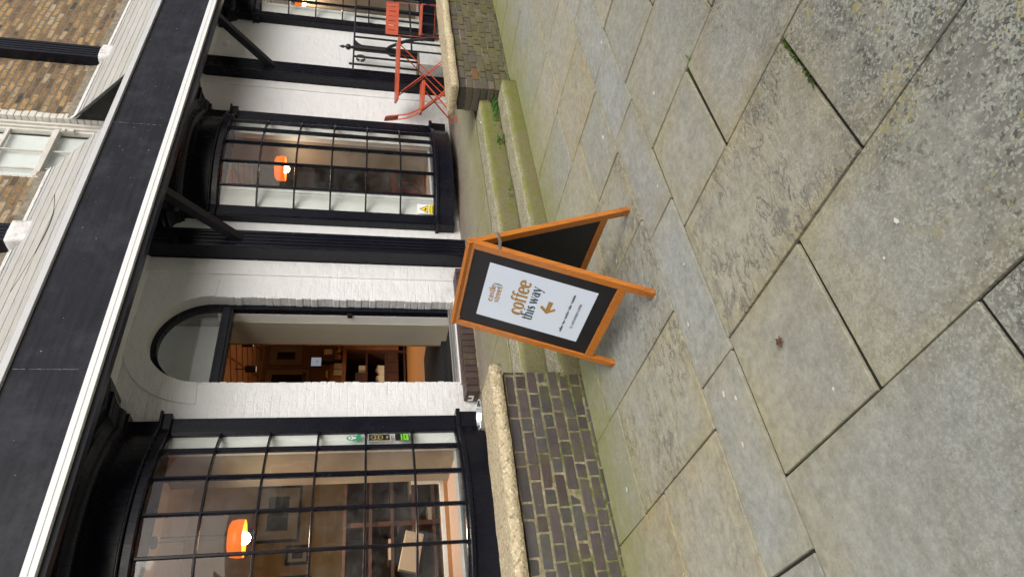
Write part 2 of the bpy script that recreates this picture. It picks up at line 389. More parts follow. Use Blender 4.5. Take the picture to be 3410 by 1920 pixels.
    # indoors
    plain('cream_paint', (.62, .55, .46), .7, var=.04)
    plain('bay_white', (.78, .79, .77), .5, var=.03)
    plain('taupe_paint', (.33, .285, .215), .7, var=.05)
    plain('ochre_paint', (.42, .27, .11), .8, var=.08)
    plain('brown_plaster', (.17, .125, .09), .85, var=.25, scale=7, bump=.5)
    plain('sage_paint', (.36, .34, .27), .7, var=.04)
    plain('ceiling_tan', (.66, .50, .37), .8, var=.06)
    plain('beam_brown', (.36, .20, .12), .8, var=.1)
    plain('dark_wood', (.060, .026, .018), .5, var=.3, scale=5)
    plain('counter_wood', (.20, .085, .035), .45, var=.25, scale=5)
    m = NM('floor_wood', .4); g = m.noise(4, 6, .6, m.pos((1, 8, 1)))
    m.base(m.mix(g, (.28, .125, .04), (.40, .19, .07))); M['floor_wood'] = m.m
    m = NM('sill_wood', .5); g = m.noise(5, 6, .6, m.pos((1.2, 12, 1)))
    m.base(m.mix(g, (.47, .31, .25), (.60, .44, .36))); M['sill_wood'] = m.m
    plain('mat_black', (.02, .02, .022), .95, .1, var=.3, scale=60)
    m = NM('lamp_orange', .35); m.base((.75, .15, .008)); m.b.inputs['Emission Color'].default_value = (1, .16, .004, 1); m.b.inputs['Emission Strength'].default_value = .75; M['lamp_orange'] = m.m
    m = NM('bulb_glow', .3); m.base((1, .9, .7)); m.b.inputs['Emission Color'].default_value = (1, .82, .50, 1); m.b.inputs['Emission Strength'].default_value = 14; M['bulb'] = m.m
    m = NM('screen_glow', .3); m.base((.5, .6, .7)); m.b.inputs['Emission Color'].default_value = (.62, .78, .95, 1); m.b.inputs['Emission Strength'].default_value = .22; M['screen'] = m.m
    plain('print_dark', (.035, .028, .025), .6, var=.6, scale=14)
    plain('print_cream', (.46, .38, .27), .7, var=.05)
    plain('croissant', (.50, .21, .05), .55, var=.3, scale=20)
    plain('banana', (.62, .44, .035), .5, var=.1)
    plain('leaf_green', (.055, .20, .035), .5, var=.4, scale=12)
    plain('moss', (.05, .085, .012), .9, .2, var=.5, scale=30)
    plain('dry_leaf', (.10, .045, .02), .8, var=.3)
    plain('yellow_sign', (.85, .66, .01), .4, var=.01); plain('sign_white', (.8, .8, .8), .4, var=.01); plain('sign_black', (.01, .01, .01), .4, var=.01)
    plain('sticker_green', (.03, .33, .16), .4, var=.02); plain('sticker_lime', (.24, .75, .06), .4, var=.02); plain('sticker_gold', (.62, .50, .16), .4, var=.02)
    plain('window_blind', (.76, .79, .78), .8, var=.05, scale=2)
    plain('old_white', (.60, .58, .53), .6, var=.12, scale=8, bump=.3)
    plain('threshold', (.24, .235, .22), .6, var=.2, scale=14)
    plain('gum', (.66, .66, .60), .8, var=.1)
    plain('plain_ground', (.22, .22, .20), .9, var=.2, scale=.5)
mk()
def text(body, size, mat, parent=None, name='lettering', offset=0, ext=.0004, align='CENTER', spacing=1, loc=(0, 0, 0), rot=None):
    """built-in font turned into a mesh lying in the x-y plane of its own matrix"""
    cu = bpy.data.curves.new(name, 'FONT'); cu.body = body; cu.size = size; cu.align_x = align; cu.align_y = 'CENTER'
    cu.offset = offset; cu.extrude = ext; cu.space_character = spacing; cu.resolution_u = 3
    tmp = bpy.data.objects.new(name, cu); C.objects.link(tmp)
    dg = bpy.context.evaluated_depsgraph_get()
    me = bpy.data.meshes.new_from_object(tmp.evaluated_get(dg)); bpy.data.objects.remove(tmp)
    me.materials.clear(); me.materials.append(mat)
    o = bpy.data.objects.new(name, me); C.objects.link(o)
    if parent: o.parent = parent
    return o
def frame_mat(origin, x, y):
    x = Vector(x).normalized(); y = Vector(y); y = (y-x*y.dot(x)).normalized(); z = x.cross(y)
    m = Matrix((x, y, z)).transposed().to_4x4(); m.translation = Vector(origin); return m

# ---------------------------------------------------------------- large structure: ground, pavement, terrace
FY = 5.67            # face of the shop wall
TZ = .325            # terrace level
def ground():
    b = MB(); b.poly([(-300, -300, -.06), (300, -300, -.06), (300, 300, -.06), (-300, 300, -.06)])
    tag(b.build('ground', M['plain_ground']), kind='structure')
def pavement():
    slabs = []
    low = [-4.2, -3.55, -2.9, -2.25, -1.6, -1.0, -.37, .26, .915, 1.53, 2.18, 2.775, 3.385, 4.0, 4.6, 5.2, 5.85, 6.5, 7.1, 7.75, 8.4, 9.0, 9.6, 10.3, 11, 11.7, 12.4, 13.1, 13.8, 14.5]
    cut = {7: [1.04, -.1, -.9], 8: [1.46, .30, -.6], 9: [1.065, .1, -.8], 10: [1.555, .7, -.2], 11: [1.25, .4, -.5]}
    for i in range(len(low)-1):
        cs = cut.get(i) or [2.04-random.uniform(.45, 1.0), .55+random.uniform(-.2, .3), -.4+random.uniform(-.3, .3)]
        ys = [2.04]+cs+[-1.6, -2.6, -3.6]
        for a, c in zip(ys, ys[1:]): slabs.append((low[i], low[i+1], c, a))
    xs = [-4.2, -3.3, -2.5, -1.7, -.9, -.15, .66, 1.48, 2.40, 3.235, 3.86, 4.62, 5.3, 6.1, 6.9, 7.7, 8.4, 9.3, 10.1, 11, 12, 13, 14.5]
    for a, c in zip(xs, xs[1:]): slabs.append((a, c, 2.04, 2.358))
    top = [-4.2, -3.55, -2.9, -2.2, -1.6, -1.0, -.6, .02, .65, 1.29, 1.935, 2.57, 3.155, 3.80, 4.46, 5.15, 5.8, 6.4, 7.1, 7.7, 8.4, 9.0, 9.7, 10.4, 11, 11.7, 12.4, 13.1, 13.8, 14.5]
    ct = {8: 2.985, 9: 3.27, 11: 2.935, 12: 2.78, 13: 2.99, 14: 2.875}
    for i in range(len(top)-1):
        c = ct.get(i) or 2.358+random.uniform(.45, .9)
        if i == 10: c = 3.45
        slabs.append((top[i], top[i+1], 2.358, c)); slabs.append((top[i], top[i+1], c, 3.86))
    cols = [(.425, .415, .345), (.445, .42, .335), (.405, .41, .36), (.42, .41, .34), (.435, .42, .345), (.39, .40, .365)]
    def flag(b, c4, dz, t):
        lay = b.t; bm = b.bm
        lo = [bm.verts.new((x, y, -.05)) for x, y in c4]; hi = [bm.verts.new((x, y, z)) for (x, y), z in zip(c4, dz)]
        cx, cy = sum(p[0] for p in c4)/4, sum(p[1] for p in c4)/4
        inn = []
        for (x, y), z in zip(c4, dz):
            fx, fy = random.uniform(.5, .78), random.uniform(.5, .78); inn.append(bm.verts.new((cx+(x-cx)*fx, cy+(y-cy)*fy, z*.5)))
        k = random.uniform(.3, 1.0); rim = tuple(c*m for c, m in zip(t[:3], (1-.03*k, 1-.075*k, 1-.24*k))); mid = tuple(c*m for c, m in zip(t[:3], (1+.01*k, 1+.035*k, 1+.085*k)))
        fs = [(lo[3], lo[2], lo[1], lo[0]), (inn[0], inn[1], inn[2], inn[3])]
        for i in range(4):
            j = (i+1) % 4; fs += [(lo[i], lo[j], hi[j], hi[i]), (hi[i], hi[j], inn[j], inn[i])]
        for f in fs:
            f = bm.faces.new(f)
            for l in f.loops: l[lay] = (*(mid if l.vert in inn else rim), t[3])
    b = MB()
    for (x0, x1, y0, y1) in slabs:
        near = y1 < 2.05
        g = .0045 if not near else random.uniform(.004, .0075)
        if y1 < 1.6: g = random.uniform(.0035, .0065)
        band = abs(y0-2.04) < .01
        t = (*jit((.405, .42, .40) if band else random.choice(cols), .05), 1.0 if (abs(x0-1.53) < .01 and 1 < y0 < 1.2) or (abs(x0-2.57) < .01) or (abs(x0-1.935) < .01 and y0 < 2.5) or (not band and random.random() < .08) else (.35 if random.random() < .3 else 0.0))
        dz = [random.uniform(-.003, .003) for _ in range(4)]
        gy = g*1.45; wide = .004 if (abs(x0-2.18) < .01 and (abs(y0-1.555) < .01 or abs(y1-1.555) < .01)) else 0
        xa, xb, ya, yb = x0+g, x1-g, y0+gy+(wide if abs(y0-1.555) < .01 else 0), y1-gy-(wide if abs(y1-1.555) < .01 else 0)
        q = lambda: random.uniform(-.004, .004)
        c4 = [(xa+q(), ya+q()), (xb+q(), ya+q()), (xb+q(), yb+q()), (xa+q(), yb+q())]
        flag(b, c4, dz, t)
    o = b.build('pavement', M['york'], bevel=.0035, seg=2)
    tag(o, kind='structure')
    j = MB(); j.poly([(-4.3, -3.7, -.014), (14.6, -3.7, -.014), (14.6, 3.95, -.014), (-4.3, 3.95, -.014)])
    tag(j.build('pavement_joints', M['joint']), kind='structure')
    s = MB()   # old chewing gum and droppings trodden flat
    for x, y, r in ((1.78, 2.27, .022), (1.36, 2.2, .026), (1.30, 2.13, .022), (1.13, 2.2, .02), (2.03, 2.13, .016), (1.49, 3.40, .03), (2.98, 1.83, .028), (3.42, 2.45, .03), (2.62, 2.75, .022), (1.02, 1.62, .013), (2.55, 2.1, .014), (3.95, 2.1, .02), (1.25, 1.1, .02), (1.2, 1.2, .012), (.9, 3.0, .012), (1.72, 3.0, .01)):
        n = 11; r *= .75; s.poly([(x+r*random.uniform(.4, 1.1)*math.cos(2*math.pi*k/n), y+.6*r*random.uniform(.5, 1.1)*math.sin(2*math.pi*k/n), .0062) for k in range(n)])
    tag(s.build('gum_spots', M['gum'], o), kind='structure')
def terrace():
    b = MB()
    xs = [-4.2, -2.6, -1, .5, 2.0, 3.4, 4.9, 6.9, 8.4, 10, 12, 14.5]
    for a, c in zip(xs, xs[1:]):
        b.box(a+.005, c-.005, 4.28, FY+.3, -.05, TZ)
    o = b.build('terrace', M['terrace'], bevel=.006); tag(o, kind='structure')
    e = MB(); e.box(-4.2, 14.5, 4.0, 4.262, -.05, TZ-.03); tag(e.build('terrace_base', M['terrace']), kind='structure')
ground(); pavement(); terrace()
def rough_block(name, x0, x1, y0, y1, z0, z1, mat, label, cat, amp=.008, seed=0, bev=.025, sub=.05):
    """weathered cast block: gridded box pushed about by noise"""
    from mathutils import noise
    bm = MB(); b = bm.bm
    nx = max(2, int((x1-x0)/sub)); ny = max(2, int((y1-y0)/sub)); nz = max(2, int((z1-z0)/sub))
    def P(i, j, k):
        p = Vector((x0+(x1-x0)*i/nx, y0+(y1-y0)*j/ny, z0+(z1-z0)*k/nz))
        # rounded arrises
        c = Vector((min(max(p.x, x0+bev), x1-bev), min(max(p.y, y0+bev), y1-bev), min(max(p.z, z0+bev), z1-bev)))
        d = p-c
        if d.length > bev: p = c+d.normalized()*bev
        n = noise.noise_vector(p*5+Vector((seed, 0, 0)))*amp+noise.noise_vector(p*19)*amp*.45
        return p+n
    vs = {}
    def v(i, j, k):
        key = (i, j, k)
        if key not in vs: vs[key] = b.verts.new(P(i, j, k))
        return vs[key]
    for i in range(nx):
        for j in range(ny):
            for k in (0, nz): bm.face([v(i, j, k), v(i+1, j, k), v(i+1, j+1, k), v(i, j+1, k)])
    for i in range(nx):
        for k in range(nz):
            for j in (0, ny): bm.face([v(i, j, k), v(i+1, j, k), v(i+1, j, k+1), v(i, j, k+1)])
    for j in range(ny):
        for k in range(nz):
            for i in (0, nx): bm.face([v(i, j, k), v(i, j+1, k), v(i, j+1, k+1), v(i, j, k+1)])
    o = bm.build(name, mat, None, smooth=True)
    return tag(o, label, cat) if label else o
rough_block('stone_step', 2.45, 5.985, 3.69, 3.975, -.04, .148, M['step_stone'], 'low mossy concrete step along the pavement behind the folding sign', 'step', seed=1, amp=.004, bev=.012)
rough_block('stone_step', 2.50, 6.035, 3.985, 4.275, .05, TZ, M['step_stone'], 'upper mossy step nosing at the terrace edge above the lower step', 'step', seed=2, amp=.004, bev=.010)

def garden_wall(x0, x1, y0, thick, label, seed, cope_over, end_left):
    random.seed(seed)
    t = thing('low_wall', label, 'wall', (x0 if end_left else x1, y0+thick/2, 0))
    hs = .0745; b = MB(); n = 8
    pal = [(.070, .062, .066), (.076, .064, .066), (.064, .061, .066), (.082, .064, .062), (.068, .064, .063), (.078, .066, .069)]
    if seed == 3: pal = [(.10, .088, .08), (.085, .074, .072), (.12, .10, .075), (.11, .095, .06), (.095, .078, .072), (.13, .105, .08)]
    for r in range(n):
        z0 = -.045+r*hs; z1 = z0+hs-.014
        x = x0 - (.06 if r % 2 else .0) if not end_left else x0
        k = r % 2
        first = True
        while x < x1:
            ln = (.215 if (k % 2 == 0) else .1025)*random.uniform(.93, 1.07)
            if first and r % 2: ln = .16
            first = False
            xe = min(x+ln, x1)
            if xe-x > .03 and xe > x0:
                xa = max(x, x0)
                q = random.uniform(-.004, .004)
                tint = jit(random.choice(pal), .22)
                if seed == 3 and r == 5 and .09 < xa-x0 < .25: tint = (.17, .08, .04)
                e = lambda k=.0035: random.uniform(-k, k)
                b.hexa([(xa+.001+e(), y0+q+e(.002), z0+e()), (xe-.012+e(), y0+q+e(.002), z0+e()), (xe-.012+e(), y0+thick-q, z0+e()), (xa+.001+e(), y0+thick-q, z0+e()),
                        (xa+.001+e(), y0+q+e(.002), z1+e()), (xe-.012+e(), y0+q+e(.002), z1+e()), (xe-.012+e(), y0+thick-q, z1+e()), (xa+.001+e(), y0+thick-q, z1+e())], tint)
            x = xe; k += 1
    b.build('brickwork', M['engineering'], t, bevel=.004, seg=2)
    m = MB(); m.box(x0+(.012 if end_left else .004), x1-.014, y0+(.013 if end_left else .004), y0+thick-.005, -.045, -.045+n*hs-.012); m.build('mortar', M['mortar'], t)
    c = rough_block('coping', x0-cope_over[0], x1+cope_over[1], y0-.05, y0+thick+.045, .557, .640, M['coping_stone'], None, None, .0045 if not end_left else .008, seed, .016, .03)
    c.parent = t; c.location = -t.location
garden_wall(-4.2, 2.485, 3.70, .285, 'low dark brick wall under a grit coping, left of the steps', 5, (0, .03), False)
garden_wall(6.05, 14.5, 3.86, .285, 'low mossy brick wall under a grit coping, right of the steps', 3, (.05, 0), True)
random.seed(11)

# ---------------------------------------------------------------- the shop building
shop = thing('shop_building', 'white painted shop front with black bow windows under a sloping canopy', 'building', (4.2, FY, 0))
BAYS = [2.275, 6.745, 11.06]
SILLZ = {0: (.33, .585), 1: (.405, .635), 2: (.42, .65)}
DXL, DXR, SPR = 3.668, 4.695, 2.905
DC, DR = (DXL+DXR)/2, (DXR-DXL)/2
OPEN = [(1.63, 2.93), (6.285, 7.285), (10.55, 11.55)]
WTS = [.62, .41, .43]; WT = .43
def wall():
    b = MB()
    y = FY; ztop = 3.70
    # front face built from strips round the openings
    def q(x0, x1, z0, z1): b.poly([(x0, y, z0), (x1, y, z0), (x1, y, z1), (x0, y, z1)])
    oz = [(.60, 3.06), (.65, 3.10), (.66, 3.10)]
    edges = [-4.2]
    holes = [(OPEN[0], oz[0]), ((DXL, DXR), None), (OPEN[1], oz[1]), (OPEN[2], oz[2])]
    x = -4.2
    for (a, c), zz in holes:
        q(x, a, 0, ztop)
        if zz:
            q(a, c, 0, zz[0]); q(a, c, zz[1], ztop)
        else:
            q(a, c, 0, .485)
            n = 24; arc = [(DC-DR*math.cos(math.pi*k/n), SPR+DR*math.sin(math.pi*k/n)) for k in range(n+1)]
            for (xa, za), (xb, zb) in zip(arc, arc[1:]):
                b.poly([(xa, y, za), (xb, y, zb), (xb, y, ztop), (xa, y, ztop)])
                b.poly([(xa, y, za), (xb, y, zb), (xb, y+.125, zb), (xa, y+.125, za)])
            for xx in (a, c): b.poly([(xx, y, .485), (xx, y+.125, .485), (xx, y+.125, SPR), (xx, y, SPR)])
        x = c
    q(x, 14.5, 0, ztop)
    o = b.build('wall', M['white_brick'], shop)
    o.data.materials.append(M['white_brick'])
    # plaster pads: the raised smooth strips beside the pilasters and the arch ring
    r = MB(); n = 30; ro = DR+.225
    pts = [(DC-DR*math.cos(math.pi*k/n), SPR+DR*math.sin(math.pi*k/n)) for k in range(n+1)]
    pto = [(DC-ro*math.cos(math.pi*k/n), SPR-.02+ro*math.sin(math.pi*k/n)) for k in range(n+1)]
    for (p, p2), (u, u2) in zip(zip(pts, pts[1:]), zip(pto, pto[1:])):
        r.hexa([(p[0], y-.010, p[1]), (p2[0], y-.010, p2[1]), (p2[0], y+.01, p2[1]), (p[0], y+.01, p[1]),
                (u[0], y-.010, u[1]), (u2[0], y-.010, u2[1]), (u2[0], y+.01, u2[1]), (u[0], y+.01, u[1])])
    r.build('arch_surround', M['white_brick'], shop)
    for xa, xb in ((4.99, 5.195), (5.445, 5.56), (8.40, 8.555), (8.83, 8.93)):
        p = MB(); p.box(xa, xb, y-.022, y+.01, TZ, 3.69); p.build('plaster_strip', M['white_brick'], shop, bevel=.012, seg=3)
    # brick reveals of the doorway in short courses so the arris reads uneven
    for xx, s in ((DXL, 1), (DXR, -1)):
        rv = MB(); z = .485
        while z < SPR:
            d = random.uniform(.0, .012); h = .0745
            xa, xb = (xx-.02, xx+d) if s > 0 else (xx-d, xx+.02)
            rv.box(xa, xb, y-.004, y+.125, z+.003, min(z+h-.003, SPR)); z += h
        rv.build('jamb_bricks', M['white_brick'], shop, bevel=.008, seg=2)
wall()
def upper_wall():
    wx0, wx1 = 6.33, 7.42
    b = MB(); y = FY; z0, z1 = 3.70, 9.5
    def q(xa, xb, za, zb): b.poly([(xa, y, za), (xb, y, za), (xb, y, zb), (xa, y, zb)])
    q(-4.2, wx0, z0, z1); q(wx1, 14.5, z0, z1); q(wx0, wx1, z0, 3.9); q(wx0, wx1, 6.9, z1)
    b.build('upper_wall', M['stock_brick'], shop)
    for s in (0, 1):    # white-painted brick edges of the sash opening
        j = MB(); z = 3.95
        while z < 6.9:
            xa, xb = ((wx1-.03, wx1+random.uniform(.055, .085)), (wx0-random.uniform(.0, .01), wx0+.02))[s]
            j.box(xa, xb, y-.008, y+.14, z+.0015, z+.073); z += .0745
        j.build('window_jamb', M['old_white'], shop, bevel=.01, seg=2)
    f = bpy.data.objects.new('sash_window', None); C.objects.link(f); f.parent = shop; f.location = (0, 0, 0)
    f.location = Vector((wx0, y, 3.9))-world_loc(shop)
    a = MB(); yy = y+.06
    X0, X1 = wx0+.02, wx1-.03
    for dx, d in ((0, .0), (.035, .03), (.07, .055)):
        for s in (0, 1):
            xa = X0+dx if s == 0 else X1-dx-.035
            a.box(xa, xa+.034, yy+d, yy+d+.06, 3.9, 6.9)
    for z in (5.055, 5.57, 6.1): a.box(X0+.1, X1-.1, yy+.05 if z > 5.2 else yy+.02, yy+.10, z-.02 if z > 5.2 else z-.035, z+.02 if z > 5.2 else z+.03)
    for x in (6.62, 6.935): a.box(x-.009, x+.009, yy+.06, yy+.09, 3.9, 6.9)
    a.build('window_frame', M['old_white'], f, bevel=.004)
    c = MB(); c.box(7.25, 7.295, yy+.0, yy+.04, 4.86, 4.93); c.box(7.25, 7.295, yy+.0, yy+.04, 4.95, 4.99); c.build('sash_horn', M['old_white'], f, bevel=.005)
    g = MB(); g.poly([(X0, yy+.085, 3.9), (X1, yy+.085, 3.9), (X1, yy+.085, 6.9), (X0, yy+.085, 6.9)]); g.build('pane', M['glass'], f)
    k = MB(); k.poly([(X0+.1, yy+.13, 3.9), (X1-.12, yy+.13, 3.9), (X1-.12, yy+.13, 6.9), (X0+.1, yy+.13, 6.9)]); k.build('blind', M['window_blind'], f)
    d = MB(); d.box(wx0-.3, wx1+.3, yy+.30, yy+.34, 3.8, 7); d.build('room_lining', M['taupe_paint'], f)
upper_wall()
def pilaster(x0, x1, front):
    p = bpy.data.objects.new('pilaster', None); C.objects.link(p); p.parent = shop; p.location = Vector((x0, FY, 0))-world_loc(shop)
    for z0, z1, nm, yf in ((TZ-.01, 3.70, 'post', front), (4.86, 9.5, 'upper_post', front+.02)):
        b = MB(); xa, xb = x0, x1
        if nm == 'upper_post': xa, xb = x0-.02, x1-.03
        b.box(xa, xb, yf+.012, FY, z0, z1)
        wd = xb-xa
        for k, (u, v, d) in enumerate(((0, .16, 0), (.24, .36, .002), (.44, .56, .002), (.64, .76, .002), (.84, 1, 0))):
            b.box(xa+u*wd, xa+v*wd, yf+d, yf+.013, z0, z1)
        b.build(nm, M['black_gloss'], p, bevel=.004)
    l = rough_block('lead_foot', x0-.04, x1-.005, front-.01, FY, 4.62, 4.862, M['lead'], None, None, .014, x0, .02, .035); l.parent = p; l.location = -world_loc(p)
pilaster(5.20, 5.44, 5.45); pilaster(8.562, 8.822, 5.505)
def canopy():
    c = bpy.data.objects.new('canopy', None); C.objects.link(c); c.parent = shop; c.location = Vector((4.2, 4.7, 3.36))-world_loc(shop)
    L0, L1 = -4.2, 14.5
    b = MB()
    js = [L0, .2, 3.16, 6.14, 9.6, L1]
    for a, d in zip(js, js[1:]): b.box(a+.0015, d-.0015, 4.70+random.uniform(0, .002), 4.735, 3.425, 3.955)
    FB = b
    k = FB
    for x in (3.16, 6.14):
        z = 3.50
        while z < 3.93:
            h = random.uniform(.02, .05); d = random.uniform(-.0015, .0015); ww = random.uniform(.0006, .0022)
            k.poly([(x+d-ww, 4.6985, z), (x+d+ww, 4.6985, z+.003), (x+d+ww*.7, 4.6985, z+h), (x+d-ww*.8, 4.6985, z+h-.002)], (0, 0, 0)); z += h+random.choice((0, 0, .002, .02))
    for q in range(26):
        x, z, d = random.uniform(1.5, 8.5), random.uniform(3.5, 3.92), random.uniform(.003, .008)
        k.poly([(x+d*math.cos(a)*random.uniform(.5, 1), 4.6986, z+d*math.sin(a)*random.uniform(.5, 1)) for a in [e*1.05 for e in range(6)]], (0, 0, 0))
    FB.build('fascia', M['fascia'], c)
    t = MB(); t.box(L0, L1, 4.675, 4.745, 3.392, 3.432); t.box(L0, L1, 4.679, 4.745, 3.352, 3.3918); t.build('lower_trim', M['white_trim'], c)
    k = MB(); k.box(L0, L1, 4.72, 4.80, 3.31, 3.351); k.box(L0, L1, 4.746, 4.80, 3.352, 3.66); k.build('bearer', M['black_paint'], c)
    t = MB()
    for a, d in zip((L0, 3.0, 6.0, 8.3), (3.0, 6.0, 8.3, L1)): t.box(a+.001, d-.001, 4.668, 4.76, 3.956, 4.010)
    t.build('gutter_edge', M['grey_trim'], c, bevel=.004)
    t = MB(); t.prism([(L0, 4.668, 4.0105), (L0, 4.74, 4.0105), (L0, 4.74, 4.045)], (L1-L0, 0, 0)); t.build('upper_trim', M['white_trim'], c)
    s = MB(); s.box(L0, L1, 4.80, FY, 3.661, 3.699); s.build('soffit', M['white_brick'], c)
    s = MB(); s.prism([(L0, FY-.06, 3.66), (L0, FY, 3.66), (L0, FY, 3.58), (L0, FY-.02, 3.6)], (L1-L0, 0, 0)); s.build('cove', M['white_brick'], c)
    ya, za, yb, zb = 4.725, 4.012, FY-.005, 4.885
    for nm, (f0, w0), (f1, w1) in (('roof', (L0, L0), (6.115, 6.42)), ('roof', (7.10, 7.41), (L1, L1))):
        r = MB(); n = 6
        for i in range(n):
            u0, u1 = i/n, (i+1)/n
            P = lambda u, e, lift: ((f0+(w0-f0)*u if e == 0 else f1+(w1-f1)*u), ya+(yb-ya)*u-.66*lift, za+(zb-za)*u+.75*lift)
            x0a, x1a = P(u0, 0, .007), P(u0, 1, .007); x0b, x1b = P(u1+.01, 0, .0), P(u1+.01, 1, .0)
            tt = jit((.97, .97, .97), .05)
            low = [Vector(q)-Vector((0, -.66, .75))*.02 for q in (x0a, x1a, x1b, x0b)]
            r.hexa([tuple(q) for q in low]+[x0a, x1a, x1b, x0b], tt)
        r.build(nm, M['roof_board'], c)
    # flashing and rough mortar where the roof meets the brickwork
    for xa, xb in ((L0, 6.42), (7.41, L1)):
        f = MB(); f.prism([(xa, FY-.10, 4.815), (xa, FY-.012, 4.90), (xa, FY-.003, 4.90), (xa, FY-.003, 4.80)], (xb-xa, 0, 0)); f.build('flashing', M['lead'], c)
        f = MB(); f.prism([(xa, FY-.02, 4.895), (xa, FY-.001, 4.99), (xa, FY-.001, 4.87)], (xb-xa, 0, 0)); f.build('mortar_fillet', M['render'], c)
    # cheek of the light well beside the window
    e = MB(); e.hexa([(7.085, 4.75, 4.0), (7.11, 4.75, 4.0), (7.42, FY-.01, 4.86), (7.395, FY-.01, 4.86), (7.075, 4.75, 4.045), (7.10, 4.75, 4.045), (7.41, FY-.01, 4.90), (7.385, FY-.01, 4.90)]); e.build('roof_edge', M['slate_edge'], c)
    e = MB(); e.hexa([(7.10, 4.76, 3.72), (7.13, 4.76, 3.72), (7.43, FY, 3.72), (7.40, FY, 3.72), (7.10, 4.76, 4.01), (7.13, 4.76, 4.01), (7.43, FY, 4.86), (7.40, FY, 4.86)]); e.build('cheek', M['dark_board'], c)
    e = MB(); e.box(6.1, 7.43, 4.76, FY-.001, 3.70, 3.74); e.build('well_floor', M['dark_board'], c)
    e = MB(); e.tube([(7.37, FY-.12, 4.77), (7.40, FY-.05, 4.84), (7.41, FY-.005, 4.90)], [.014, .022, .026], 10); e.build('lead_cap', M['lead'], c, smooth=True)
    e = MB(); e.tube([(x, 4.9+.4*math.sin(x*1.3)**2+.3*(6-x)/4, 4.19+.354*math.sin(x*1.3)**2+.265*(6-x)/4) for x in [5.95-.12*i for i in range(16)]], .004, 5); e.build('cable', M['iron_black'], c)
    for x, yf in ((5.33, 5.47), (8.70, 5.52)):
        d = MB(); d.bar((x, yf+.05, 2.68), (x, 4.80, 3.43), .085, .09, (0, -.7, 1)); d.build('brace', M['black_paint'], c, bevel=.004)
canopy()

